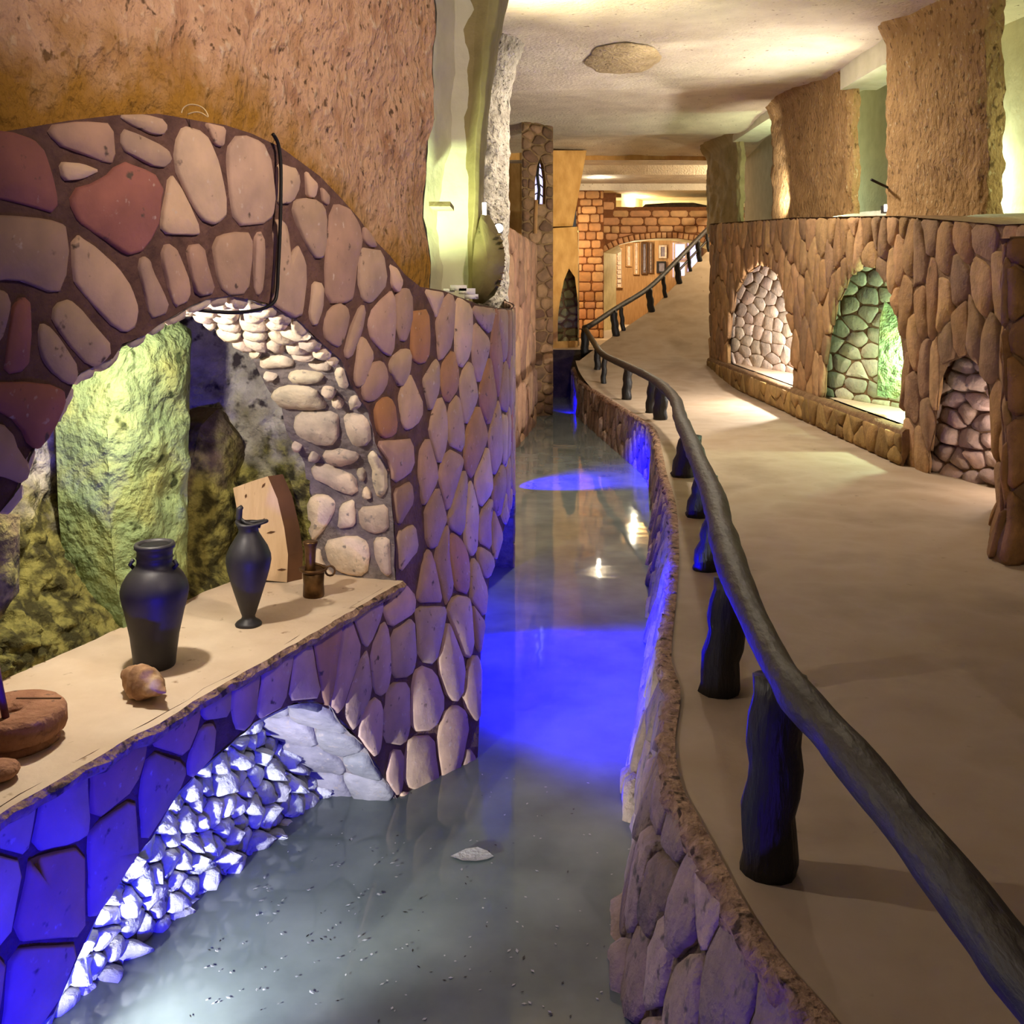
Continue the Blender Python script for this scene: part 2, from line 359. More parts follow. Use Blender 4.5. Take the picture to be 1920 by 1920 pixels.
def voronoi(seeds, ghosts, outline, holes, gap, ax=1.0, lim=1.2):
    """cells in (u, v); v is scaled by ax for the distance so that cells can be wider or taller"""
    S = [(a, b*ax) for a, b in seeds]; G = [(a, b*ax) for a, b in ghosts]; allp = np.array(S+G); cells = []
    segs = []
    for poly, hole in [(outline, False)]+[(h, True) for h in holes]:
        q = [(a, b*ax) for a, b in poly]
        if (area(q) < 0) != hole: q = q[::-1]
        segs += [(q[i], q[(i+1) % len(q)]) for i in range(len(q))]
    for i, p in enumerate(S):
        d = np.hypot(allp[:, 0]-p[0], allp[:, 1]-p[1]); order = np.argsort(d); c = [(p[0]-lim, p[1]-lim), (p[0]+lim, p[1]-lim), (p[0]+lim, p[1]+lim), (p[0]-lim, p[1]+lim)]
        for j in order[1:60]:
            q = allp[j]; n = (q[0]-p[0], q[1]-p[1])
            if d[j] < 1e-6: continue
            rad = max(math.hypot(a-p[0], b-p[1]) for a, b in c)
            if d[j] > 2*rad: break
            c = clip(c, n, n[0]*(p[0]+q[0])/2+n[1]*(p[1]+q[1])/2)
            if len(c) < 3: break
        if len(c) < 3: continue
        for a, b in segs:
            if len(c) < 3: break
            dx, dy = b[0]-a[0], b[1]-a[1]; l2 = dx*dx+dy*dy
            if l2 < 1e-12: continue
            t = max(0, min(1, ((p[0]-a[0])*dx+(p[1]-a[1])*dy)/l2)); qx, qy = a[0]+dx*t, a[1]+dy*t
            rad = max(math.hypot(u-p[0], v-p[1]) for u, v in c)
            if math.hypot(qx-p[0], qy-p[1]) < rad:
                nx, ny = qx-p[0], qy-p[1]
                if math.hypot(nx, ny) < 1e-4: c = []; break
                if any(inpoly2(w, a, b, p) for w in c): c = clip(c, (nx, ny), nx*qx+ny*qy)
        c = [(a, b/ax) for a, b in c]
        c = inset(c, gap) if len(c) >= 3 else []
        if len(c) >= 3 and abs(area(c)) > .25*gap*gap*40: cells.append(c)
    return cells
def inpoly2(w, a, b, p):                    # does the way from p to w cross the segment a-b (or come near it)
    def o(p, q, r): return (q[0]-p[0])*(r[1]-p[1])-(q[1]-p[1])*(r[0]-p[0])
    a2 = (a[0]-(b[0]-a[0])*.3, a[1]-(b[1]-a[1])*.3); b2 = (b[0]+(b[0]-a[0])*.3, b[1]+(b[1]-a[1])*.3)
    return o(p, w, a2)*o(p, w, b2) < 0 and o(a2, b2, p)*o(a2, b2, w) < 0
def scatter(outline, holes, r, ax=1.0, avoid=(), tries=6000, keep=None, fr=None):
    xs = [p[0] for p in outline]; ys = [p[1] for p in outline]; pts = []; av = [(a, b*ax) for a, b in avoid]
    for _ in range(tries):
        q = (U(min(xs), max(xs)), U(min(ys), max(ys)))
        if not inpoly(q, outline) or any(inpoly(q, h) for h in holes): continue
        if keep and not keep(q): continue
        rr = r if fr is None else r*fr(q)
        if av and min((a-q[0])**2+(b-q[1]*ax)**2 for a, b in av) < (rr*.55)**2: continue
        if pts and min((a-q[0])**2+((b-q[1])*ax)**2 for a, b in pts) < rr*rr: continue
        pts.append(q)
    return pts
def rnd(poly, r):
    o = []; n = len(poly)
    for i in range(n):
        p, a, b = Vector(poly[i]), Vector(poly[i-1]), Vector(poly[(i+1) % n]); la, lb = (a-p).length, (b-p).length
        o.append(tuple(p+(a-p)*min(.33, r/max(la, 1e-6)))); o.append(tuple(p+(b-p)*min(.33, r/max(lb, 1e-6))))
    return o
def stone(poly, fmap, m, parent, h=.03, col=(1, 1, 1), bev=.35, base=-.02, rough=.0, name='stone', dome=.25, it=1, tilt=.0, into=None):
    if area(poly) < 0: poly = poly[::-1]
    n0 = len(poly); per = sum(math.hypot(poly[i][0]-poly[(i+1) % n0][0], poly[i][1]-poly[(i+1) % n0][1]) for i in range(n0))
    if it: poly = rnd(poly, per*.035)
    if rough and len(poly) < 18: poly = dense(poly, max(per/16, .012))
    if abs(area(poly))/per**2 < .018: return
    n = len(poly); cx = sum(p[0] for p in poly)/n; cy = sum(p[1] for p in poly)/n; A = math.sqrt(abs(area(poly)))
    if rough: poly = [(cx+(p[0]-cx)*(1+U(-rough, rough)), cy+(p[1]-cy)*(1+U(-rough, rough))) for p in poly]
    k = max(.5, 1-bev*min(.5, h*1.2/max(A, .01))-.06); ta, tb = U(-tilt, tilt), U(-tilt, tilt)
    V = []
    def hh(p, z): return z+h*(ta*(p[0]-cx)+tb*(p[1]-cy))/max(A, .01)
    for p in poly: V.append(fmap(p[0], p[1], base))
    for p in poly: V.append(fmap(p[0], p[1], h*.55))
    for p in poly:
        q = (cx+(p[0]-cx)*k, cy+(p[1]-cy)*k); V.append(fmap(q[0], q[1], hh(q, h*(1+U(-.1, .1)))))
    V.append(fmap(cx, cy, h*(1+dome)))
    Fc = []
    for r in range(2):
        for i in range(n):
            a, b = r*n+i, r*n+(i+1) % n; Fc.append((a, b, b+n, a+n))
    for i in range(n): Fc.append((2*n+i, 2*n+(i+1) % n, 3*n))
    # make sure the front looks outwards
    c0 = fmap(cx, cy, 0); nn = (V[2*n+1]-V[2*n]).cross(V[3*n]-V[2*n])
    if nn.dot(fmap(cx, cy, .1)-c0) < 0: Fc = [f[::-1] for f in Fc]
    if into is not None: into.add(V, Fc); return
    o = obj(name, V, Fc, m, parent, True, loc=c0); o.color = (*col, 1); return o
def ruled(A, B, toward=None):                            # (t along the curve in m, v across 0..1) -> point; returns map and length
    S = [0]
    for i in range(len(A)-1): S.append(S[-1]+(A[i+1]-A[i]).length)
    def at(C, t):
        import bisect
        i = max(0, min(len(C)-2, bisect.bisect_right(S, t)-1)); k = (t-S[i])/max(1e-9, S[i+1]-S[i]); return C[i].lerp(C[i+1], max(-.2, min(1.2, k)))
    W = sum((A[i]-B[i]).length for i in range(len(A)))/len(A)
    def pos(t, v): return at(A, t).lerp(at(B, t), v/W)
    sg = [1]
    def fm(t, v, h):
        h *= sg[0]; p = pos(t, v); n = (pos(t+.09, W/2)-pos(t-.09, W/2)).cross(pos(t, W*.9)-pos(t, W*.1)).normalized(); return p+n*h
    if toward is not None:
        c = fm(S[-1]*.6, W/2, 0); d0 = fm(S[-1]*.6, W/2, .05)-c
        if d0.dot(Vector(toward)-c) < 0: sg[0] = -1
    return fm, S[-1], W
def trace(polys, fmap, ur, vr, nu=160, nv=60):   # find where lines of sight meet a surface
    G = []; 
    for i in range(nu+1):
        for j in range(nv+1):
            u, v = ur[0]+(ur[1]-ur[0])*i/nu, vr[0]+(vr[1]-vr[0])*j/nv; x, y = proj(fmap(u, v, 0)); G.append((x, y, u, v))
    G = np.array(G); out = []
    du, dv = (ur[1]-ur[0])/nu, (vr[1]-vr[0])/nv
    for poly in polys:
        q = []
        for (px, py) in poly:
            k = np.argmin((G[:, 0]-px)**2+(G[:, 1]-py)**2); u, v = G[k, 2], G[k, 3]
            for _ in range(3):
                x0, y0 = proj(fmap(u, v, 0)); x1, y1 = proj(fmap(u+du*.2, v, 0)); x2, y2 = proj(fmap(u, v+dv*.2, 0))
                a, b, c, d = (x1-x0)/(du*.2), (x2-x0)/(dv*.2), (y1-y0)/(du*.2), (y2-y0)/(dv*.2); det = a*d-b*c
                if abs(det) < 1e-6: break
                ex, ey = px-x0, py-y0; u += max(-2*du, min(2*du, (ex*d-b*ey)/det)); v += max(-2*dv, min(2*dv, (a*ey-c*ex)/det))
            q.append((float(u), float(v)))
        out.append(q)
    return out

TAN = [rgb(198,164,140), rgb(186,152,132), rgb(206,174,148), rgb(176,142,122), rgb(192,160,140)]
RED = [rgb(166,108,94), rgb(156,102,92)]
def pick(L, j=.08):
    c = random.choice(L); k = 1+U(-j, j)*2; return (c[0]*k, c[1]*k*(1+U(-j, j)*.5), c[2]*k*(1+U(-j, j)*.5))
WZ = -.6                                     # water level

# ================================================================== LEFT WALL (stone faced, arched)
D = Vector((.370, .929)); A0 = Vector((-1.28, 2.53))
PL = Path([A0-D*2.0, A0-D*1.0, A0, A0+D*1.0, (-.515, 4.45), (-.25, 5.15), (-.046, 5.81), (.0, 6.8), (.01, 8.0), (-.06, 10), (-.12, 14), (-.15, 19)], +1)
S0 = 2.0                                     # arc length at A0
ZL = .35                                     # ledge height
def LW(u, z, h):
    b = .22*sm(S0+1.95, S0+2.75, u)*max(0, min(1, (ZL-z)/.95))*sm(S0+5.0, S0+4.0, u)
    p = PL.P(u)+PL.N(u)*(h+b); return Vector((p.x, p.y, z))
def luv(px, py):
    u = PL.u_px(px, 0.5, S0+3.4); p = PL.P(u); return (u, CH-(py-CY)/F*p.y)
def off(u, n, z):                            # point n metres behind the wall front
    p = PL.P(u)-PL.N(u)*n; return Vector((p.x, p.y, z))
wall_left = empty('wall_left'); tag(wall_left, 'curved wall of flat tan and reddish stones with two arches beside the canal', kind='structure')
top_px = [(-60,252),(0,248),(60,238),(130,226),(215,216),(300,213),(345,222),(420,234),(470,250),(520,275),(560,300),(600,330),(640,375),(675,410),(700,445),(730,478),(760,515),(790,538),(830,545),(870,560),(900,572),(935,578)]
top = [luv(*p) for p in top_px]
u_end = PL.u_y(12); ua, ub = PL.u_y(4.84), PL.u_y(8.1)
arch1_px = [(-40,1010),(0,962),(30,930),(45,890),(60,850),(100,790),(125,745),(150,700),(210,672),(230,645),(270,628),(300,605),(360,572),(390,560),(430,555),(500,568),(560,600),(600,640),(640,675),(660,725),(690,770),(705,835),(730,880),(738,980),(741,1090)]
a1 = [luv(*p) for p in arch1_px]
arch1 = [(a1[0][0]-.06, ZL), (a1[0][0]-.05, .7)]+a1[:-1]+[(a1[-1][0], ZL)]
arch2_px = [(-260,2600),(-60,2200),(60,2000),(100,1900),(120,1850),(180,1720),(260,1600),(330,1490),(400,1420),(470,1360),(520,1332),(550,1318),(580,1314),(620,1330),(650,1360),(690,1410),(720,1460),(742,1505)]
a2 = [luv(*p) for p in arch2_px if p[1] < 1950]; a2 = [(S0-.6, -.7), (S0-.5, -.42), (S0-.3, -.32), (S0-.05, -.29)]+a2
arch2 = [(a2[0][0]-.05, -.95)]+a2+[(a2[-1][0]+.005, -.95)]
arch3 = [(ua, -.95), (ua+.06, -.6), (ua+.25, -.2), (ua+.55, .1), (ua+.95, .28), (ua+1.5, .34), (ua+2.2, .2), (ub-.3, -.15), (ub-.05, -.6), (ub, -.95)]
outl = [(0, -.95)]+[(u_end, -.95), (u_end, 1.5)]+[(u_end-1, 1.5), (PL.u_y(6.5), 1.5)]+top[::-1]+[(0.0, 2.0)]
sheet('mortar', outl, [arch1, arch2, arch3], .09, LW, M['mortar'], wall_left, disp=.012, dscale=9)
traced_px = [
 [(-40,250),(40,258),(70,275),(85,310),(95,350),(102,395),(60,385),(20,372),(-40,365)],
 [(92,238),(150,230),(205,236),(208,300),(195,305),(150,285),(105,270)],
 [(113,305),(150,308),(180,320),(150,335),(118,338)],
 [(226,243),(260,255),(300,275),(317,290),(310,310),(290,312),(250,292),(228,280)],
 [(222,217),(270,216),(305,226),(308,250),(285,252),(240,232)],
 [(135,360),(190,345),(222,310),(250,318),(297,340),(293,390),(285,430),(250,478),(215,455),(165,425),(140,400)],
 [(335,250),(355,245),(380,255),(398,285),(410,330),(420,385),(415,405),(388,416),(365,390),(345,350),(328,310)],
 [(385,232),(418,240),(415,275),(400,270)],
 [(432,265),(470,262),(500,285),(508,340),(510,385),(500,412),(440,415),(433,370),(428,310)],
 [(318,332),(330,345),(355,395),(370,430),(365,438),(305,434),(303,410)],
 [(-40,410),(50,412),(105,420),(118,435),(120,490),(112,525),(100,548),(60,530),(30,520),(-40,525)],
 [(140,445),(165,460),(200,490),(230,520),(248,560),(252,590),(240,618),(215,612),(180,575),(150,545),(140,520)],
 [(258,495),(275,482),(280,510),(300,545),(312,580),(290,592),(278,590),(268,540)],
 [(302,468),(322,462),(335,490),(350,530),(352,558),(335,568),(325,572),(312,525)],
 [(350,465),(376,460),(385,500),(398,546),(370,552),(358,515)],
 [(402,452),(430,440),(468,442),(465,500),(460,546),(420,548),(405,510)],
 [(478,440),(490,440),(492,500),(486,552),(474,545)],
 [(516,425),(530,415),(538,450),(538,490),(552,462),(560,470),(572,510),(565,560),(560,594),(520,570),(512,560)],
 [(548,385),(565,375),(595,380),(608,400),(606,470),(595,485),(575,460),(558,420)],
 [(518,308),(555,320),(558,350),(545,378),(520,380)],
 [(570,322),(592,347),(588,370),(575,368)],
 [(600,352),(614,368),(612,385),(602,378)],
 [(620,392),(640,390),(660,405),(675,440),(672,475),(665,485),(660,540),(655,560),(610,558),(612,480)],
 [(675,468),(715,475),(722,530),(700,560),(685,568),(672,545)],
 [(680,425),(692,440),(703,462),(690,462),(679,448)],
 [(728,497),(742,505),(752,530),(745,548),(733,535)],
 [(585,530),(603,535),(600,580),(588,612),(578,590)],
 [(608,590),(625,575),(640,572),(652,585),(645,620),(635,650),(615,640),(605,625)],
 [(672,575),(682,578),(675,620),(654,670),(644,662),(655,620)],
 [(690,590),(720,560),(735,548),(738,600),(733,665),(720,660),(700,640),(690,620)],
 [(742,560),(755,542),(768,548),(770,590),(762,630),(752,640),(742,620)],
 [(664,690),(672,640),(680,635),(697,665),(690,690),(675,725),(664,718)],
 [(690,690),(705,678),(720,685),(724,715),(710,740),(695,752),(678,745),(680,715)],
 [(735,670),(755,655),(768,660),(765,700),(750,725),(738,705),(728,690)],
 [(702,762),(720,745),(735,755),(742,800),(735,815),(716,820),(706,800)],
 [(765,700),(778,730),(790,760),(785,785),(765,805),(752,795),(747,760),(752,730)],
 [(772,590),(800,585),(803,640),(798,675),(780,680),(770,660)],
 [(95,590),(118,565),(140,575),(170,610),(205,650),(185,680),(165,682),(140,660),(115,625)],
 [(72,615),(85,610),(110,640),(140,690),(136,715),(120,715),(90,690),(75,660)],
 [(12,640),(25,570),(50,560),(52,640),(45,690),(5,698)],
 [(-40,722),(60,720),(100,728),(118,742),(106,780),(76,830),(60,838),(35,790),(-40,750)],
 [(-40,790),(15,805),(30,850),(52,872),(40,905),(20,895),(-40,880)],
 [(-40,545),(-5,545),(15,560),(10,590),(-5,640),(-40,660)],
 [(708,830),(770,826),(772,880),(735,905),(732,870)],
 [(738,920),(768,905),(772,940),(745,985),(741,960)],
 [(742,1000),(775,985),(780,1030),(748,1070)],
]
traced = [[(lambda a, c: (c[0]+(a[0]-c[0])*1.10, c[1]+(a[1]-c[1])*1.10))(luv(*p), luv(sum(w[0] for w in q)/len(q), sum(w[1] for w in q)/len(q))) for p in q] for q in traced_px]
redset = {0, 5, 39, 40}; orange = {34, 36}; purple = {10, 11, 37, 38, 41}
ghosts = []
for q in traced:
    c = (sum(p[0] for p in q)/len(q), sum(p[1] for p in q)/len(q)); ghosts += [(c[0]+(p[0]-c[0])*.72, c[1]+(p[1]-c[1])*.72) for p in dense(q, .05)]
for k, q in enumerate(traced):
    c = pick(RED) if k in redset else rgb(182,130,88)[:3] if k in orange else pick(TAN)
    stone(q, LW, M['stone'], wall_left, h=.014, col=c, it=1, dome=.05, bev=.2, rough=.02)
vis = lambda q: q[0] > S0-.6 and q[0] < PL.u_y(9.4)
low = lambda q: vis(q) and not any(inpoly(q, t) for t in traced)
seeds = scatter(outl, [arch1, arch2, arch3], .185, .72, ghosts, 9000, low, fr=lambda q: .88 if q[1] > .4 else .80)
cells = voronoi(seeds, ghosts, outl, [arch1, arch2, arch3], .008, .72)
ex = MB(); big = sorted(cells, key=lambda c: -abs(area(c)))
for k, c in enumerate(big):
    t = R(); col = pick(TAN) if t < .84 else pick([rgb(184,138,104), rgb(176,132,110)]) if t < .97 else pick(RED)
    stone(c, LW, M['stone'], wall_left, h=.014, col=col, it=1, dome=.05, bev=.2, rough=.025, into=ex if k >= 300-len(traced) else None)
if ex.v: o = ex.build('small_stones', M['stone'], wall_left); o.color = TAN[0]; tag(o, kind='stuff')
# upper arch: thickness of the wall with pale squared stones
fr3 = [LW(u, z, 0) for u, z in arch1[1:]]
fr3 = [Vector(p) for p in dense([tuple(p) for p in fr3], .05, False)] if False else fr3
bk3 = [off(u, .43, z) + Vector((0, 0, 0)) for u, z in arch1[1:]]
# the far end of the reveal opens a little towards the room
bk3 = [b+Vector((D.x, D.y, 0))*(-.05*sm(.3, 1.5, 0)) for b in bk3]
rev, rl, rw = ruled(fr3, bk3, off(S0+1.0, .2, .9))
reveal = grid('arch_reveal', lambda a, b: rev(rl*a, rw*b, .012*fb(rev(rl*a, rw*b, 0), 10, 2)), 90, 14, M['pale_mortar'], wall_left)
rev_px = [
 [(355,575),(400,568),(415,590),(400,605),(360,610)], [(368,625),(400,635),(455,645),(458,658),(430,655),(372,640)],
 [(465,610),(490,605),(540,620),(575,625),(575,655),(560,668),(530,655),(500,650),(475,630)], [(463,635),(495,630),(502,655),(480,660)],
 [(392,660),(415,655),(440,668),(485,672),(480,688),(445,685),(408,690),(398,678)], [(490,668),(530,665),(558,680),(520,684),(490,685)],
 [(578,677),(615,675),(625,688),(600,690)], [(430,700),(470,695),(492,705),(490,730),(475,740),(455,735),(440,715)],
 [(412,710),(425,705),(440,725),(452,745),(430,745),(415,730)], [(540,700),(560,692),(610,700),(605,712),(570,715),(545,710)],
 [(498,735),(530,722),(590,723),(605,745),(618,760),(600,763),(520,760),(500,745)], [(628,690),(650,688),(655,725),(640,722)],
 [(655,745),(668,740),(680,758),(660,764)], [(452,768),(520,765),(538,775),(540,800),(530,825),(500,840),(480,840),(470,800)],
 [(558,770),(630,768),(638,790),(635,828),(610,832),(570,820),(553,805)], [(645,772),(685,780),(698,800),(696,830),(670,835),(655,815)],
 [(530,832),(550,828),(568,835),(565,842),(535,840)], [(605,845),(640,840),(675,850),(670,862),(640,872),(615,865)],
 [(492,850),(540,845),(558,855),(565,885),(580,910),(560,917),(510,912),(500,880)], [(588,868),(620,872),(665,890),(672,930),(640,920),(585,890)],
 [(690,845),(705,845),(725,890),(727,922),(712,935),(700,900)], [(525,928),(600,925),(625,932),(632,948),(615,985),(590,1015),(560,1015),(545,980)],
 [(640,945),(665,935),(668,985),(635,990)], [(675,950),(728,945),(730,995),(700,1000),(676,985)],
 [(610,1015),(640,1005),(680,1005),(695,1030),(690,1080),(650,1076),(620,1060)], [(702,1008),(730,1005),(735,1080),(720,1075),(705,1040)],
 [(560,1030),(600,1025),(605,1055),(630,1078),(575,1080)] ]
PALE = [rgb(216,196,176), rgb(204,186,170), rgb(222,204,182)]
rgh = []
tr_rev = trace(rev_px[4:], rev, (0, rl), (0, rw), 240, 40)
for q in tr_rev:
    q = [(a, max(.004, min(rw-.004, b))) for a, b in q]
    if abs(area(q)) > 2e-4: stone(q, rev, M['pale_stone'], reveal, h=.026, col=pick(PALE, .05), it=1, dome=.1, rough=.03)
    rgh += dense(q, .018)
ro = [(0, 0), (rl, 0), (rl, rw), (0, rw)]
sd = scatter(ro, [], .075, 1.0, rgh, 1500, lambda q: not any(inpoly(q, t) for t in tr_rev))
for c in voronoi(sd, rgh, ro, [], .008, 1.0, .3):
    if abs(area(c)) > .0007 and not any(inpoly(p, t) for p in c for t in tr_rev): stone(c, rev, M['pale_stone'], reveal, h=.03, col=pick(PALE, .08), it=1, rough=.06)
# lower arch reveal and the rubble behind it
fr4 = [LW(u, z, 0) for u, z in arch2]; bk4 = [off(u-.06*sm(S0+1, S0+2, u), .34+.2*max(0, z+.6), z) for u, z in arch2]
rv2, rl2, rw2 = ruled(fr4, bk4, off(S0+1.1, .2, -.5))
reveal2 = grid('arch_reveal', lambda a, b: rv2(rl2*a, rw2*b, .02*fb(rv2(rl2*a, rw2*b, 0), 7, 3)), 80, 12, M['pale_mortar'], wall_left)
r2 = [(0, 0), (rl2, 0), (rl2, rw2), (0, rw2)]
for c in voronoi(scatter(r2, [], .17, 1, (), 900), [], r2, [], .006, 1.0, .4):
    stone(c, rv2, M['pale_stone'], reveal2, h=.022, col=pick([rgb(150,146,150), rgb(134,131,137)], .05), it=1, rough=.08, tilt=.5)
def RB(u, z, h):
    return off(u, .34+.2*max(0, z+.6)-.16*sm(S0+.5, S0-.3, u)*0-h, z)
rub_o = [(S0-.35, -.9), (S0+2.02, -.9), (S0+2.02, .33), (S0-.35, .33)]
rubble = sheet('rubble_face', rub_o, [], .05, RB, M['rubble_mortar'], wall_left, disp=.02, dscale=9)
rs = scatter(rub_o, [], .064, 1.15, (), 9000, lambda q: q[0] > S0+.15 and -.68 < q[1])
rc = voronoi(rs, [], rub_o, [], .004, 1.15, .3)
ex = MB()
for k, c in enumerate(sorted(rc, key=lambda c: -abs(area(c)))):
    stone(c, RB, M['rubble'], rubble, h=U(.02, .06), col=pick([rgb(196,192,188), rgb(178,174,172), rgb(206,204,200)], .06), it=1, rough=.10, tilt=1.6, dome=.2, into=ex if k >= 300 else None)
if ex.v: o = ex.build('small_stones', M['rubble'], rubble); o.color = rgb(196,192,188); tag(o, kind='stuff')
# second low arch: dark blue lit pocket behind
pk = MB(); z0, z1 = -.95, .45
pin = [off(u, .9, z) for u, z in arch3]; pfr = [LW(u, z, 0) for u, z in arch3]
n = len(pfr); pk.add(pfr+pin, [(i, i+1, n+i+1, n+i) for i in range(n-1)]); pk.add(pin, [tuple(range(n))])
pk.build('arch_pocket', M['pale_mortar'], wall_left, smooth=False)

# ledge
def ledge_pt(a, b):
    u = .2+(S0+2.08-.2)*a; fr = .03; n_ = -fr+(.74+fr)*b
    p = off(u, n_, ZL); jag = .012*fb((p.x, p.y, 0), 9, 2) if b < .03 else 0
    return Vector((p.x+jag, p.y, ZL+.006*fb((p.x, p.y, 0), 5, 2)))
ledge = grid('ledge', ledge_pt, 90, 18, M['ledge'], wall_left)
lf = MB(); ed = [ledge_pt(i/120, 0) for i in range(121)]
rows = []
for j, (dn, dz) in enumerate([(0, 0), (.016, -.014), (.012, -.034), (-.012, -.05)]):
    rows.append([e+Vector((PL.N(.2+(S0+1.88)*i/120).x, PL.N(.2+(S0+1.88)*i/120).y, 0))*(dn+.010*fb(e*1.0+Vector((0, 0, j*.3)), 14, 2)*(j > 0))+Vector((0, 0, dz+.012*fb(e, 11, 2)*(j > 0))) for i, e in enumerate(ed)])
for j in range(3): lf.add(rows[j]+rows[j+1], [(i, 121+i, 122+i, i+1) for i in range(120)])
lf.build('ledge_lip', M['lip'], wall_left)
# niche back: rough rock that leans away from the ledge
def NB(a, b, hh=0):
    u = S0-.75+2.78*a; prof = [(.66, .34), (.74, .42), (.90, .62), (1.0, .95), (1.02, 1.3), (.95, 1.62), (.6, 1.80), (.42, 1.84)]
    t = b*(len(prof)-1); i = min(len(prof)-2, int(t)); k = t-i; nn = prof[i][0]*(1-k)+prof[i+1][0]*k; z = prof[i][1]*(1-k)+prof[i+1][1]*k
    nn = .40+(nn-.40)*math.sqrt(max(0, min(1, (S0+2.03-u)/.2)))
    p = off(u, nn, z); e = sm(0, .1, b)*(.05*fb(p, 6, 3)+(.05*(1-abs(fb(p, 11, 2)))**3+.03*fb(p, 30, 2))*sm(S0+1.2, S0+.6, u)+.02*fb(p, 20, 2)); p2 = off(u, nn-e-hh, z); return p2
grid('niche_back', lambda a, b: NB(a, b), 210, 130, M['nicherock'], wall_left)
def slab_from_px(name, poly, nn, thick, m, parent, step=.035, disp=.03, round_=.04, dscale=9):
    """a rough block whose face stands nn metres behind the wall front"""
    def inv(px, py):
        lo, hi = S0-1.5, S0+2.6
        g = lambda u: proj(off(u, nn, 1))[0]-px
        for _ in range(40):
            mid = (lo+hi)/2
            if (g(lo) < 0) == (g(mid) < 0): lo = mid
            else: hi = mid
        return (lo, CH-(py-CY)/F*off(lo, nn, 0).y)
    q = [inv(*p) for p in poly]
    qv = [Vector(p) for p in dense(q, .02)]
    def fm(u, z, h):
        d = min((Vector((u, z))-c).length for c in qv); e = round_*sm(0, round_*1.6, d)
        p = off(u, nn, z); return off(u, nn-e-disp*fb(p, dscale, 4)*sm(0, .03, d)-h, z)
    o = sheet(name, q, [], step, fm, m, parent)
    dq = dense(q, step); fr = [off(a, nn, b) for a, b in dq]; bk = [off(a, nn+thick, b) for a, b in dq]; k = len(dq)
    e = MB(); e.add(fr+bk, [(i, (i+1) % k, k+(i+1) % k, k+i) for i in range(k)]); e.build('side', m, o)
    return o
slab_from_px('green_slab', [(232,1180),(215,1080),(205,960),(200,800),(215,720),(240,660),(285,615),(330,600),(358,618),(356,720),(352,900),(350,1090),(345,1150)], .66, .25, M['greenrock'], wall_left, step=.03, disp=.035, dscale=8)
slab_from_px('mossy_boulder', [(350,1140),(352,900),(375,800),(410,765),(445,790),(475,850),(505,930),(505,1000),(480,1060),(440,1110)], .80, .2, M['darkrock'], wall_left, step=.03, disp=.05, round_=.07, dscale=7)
slab_from_px('jamb_block', [(-40,1230),(-40,940),(0,962),(38,965),(36,1110),(20,1130)], .5, .25, M['darkrock'], wall_left, step=.04, disp=.02)

# ================================================================== UPPER LEFT PLASTER WALL, GREEN RECESS, PILLARS
wall_upper = empty('wall_left_upper'); tag(wall_upper, 'tall straw plaster wall rising behind the stone arch wall', kind='structure')
u_r = PL.u_px(838, 1, S0+3.4)
def UP(a, b):
    u = .15+(u_r-.15)*a
    zb = np.interp(u, [t[0] for t in top], [t[1] for t in top])-.12; z = zb+(4.75-zb)*b
    p = off(u, .10+.03*b, z); dirn = Vector((PL.T(u).x, PL.T(u).y, 0))
    p = p+dirn*(.30*a*sm(.15, 1, b))                                  # the corner leans out upwards
    e = .035*fb(p, 2.2, 3)+.012*fb(p, 11, 2); n_ = PL.N(u); return p+Vector((n_.x, n_.y, 0))*e
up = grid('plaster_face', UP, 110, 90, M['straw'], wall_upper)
at = up.data.attributes.new('ochre_spill', 'FLOAT', 'POINT'); vals = []
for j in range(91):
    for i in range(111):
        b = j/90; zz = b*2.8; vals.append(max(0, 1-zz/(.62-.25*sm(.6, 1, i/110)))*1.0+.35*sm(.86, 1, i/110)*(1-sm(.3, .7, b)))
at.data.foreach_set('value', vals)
edge = [UP(1, j/60) for j in range(61)]
rb = [e+Vector((.02+.10*sm(1.8, 3.6, e.z), 1.05, 0)) for e in edge]
def RC(a, b):
    e = edge[0].lerp(edge[0], 0); i = b*60; k = min(59, int(i)); e = edge[k].lerp(edge[k+1], i-k); f = rb[k].lerp(rb[k+1], i-k)
    p = e.lerp(f, a); c = Vector((-.10*math.sin(a*math.pi), 0, 0)); return p+c+Vector((.012*fb(p, 8, 2), 0, 0))
grid('plaster_return', RC, 14, 60, M['plaster'], wall_upper, flip=True)
# back of the recess, facing the canal
def RB2(a, b):
    z = 1.35+3.4*b; y = 5.95+.1*b; x0 = -.46+.08*sm(2, 4, z); x1 = -.245+.10*sm(1.9, 4.2, z); p = Vector((x0+(x1-x0)*a, y, z)); return p+Vector((0, .01*fb(p, 7, 2), 0))
grid('recess_back', RB2, 10, 50, M['plaster'], wall_upper)
# olive pillar that flares into the vault
def pil(b, a):
    z = 1.3+3.5*b; fl = .33*sm(2.3, 4.4, z)**1.2; x0 = -.27+.10*sm(1.9, 4.2, z); x1 = -.185+fl+.02*math.sin(z*3)
    ring = [(x0, 5.98), (x0+(x1-x0)*.5, 5.93), (x1-.02, 5.95), (x1, 6.1), (x1-.02, 6.8), (x1-.1, 7.4), (x0-.3, 7.4), (x0-.25, 6.1)]
    t = a*len(ring); i = int(t) % len(ring); k = t-int(t); p = Vector((*Vector(ring[i]).lerp(Vector(ring[(i+1) % len(ring)]), k), z)); return p+Vector((.012*fb(p, 6, 2), .02*fb(p, 5, 2), 0))
grid('olive_pillar', lambda a, b: pil(b, a), 48, 60, M['olive'], wall_upper)
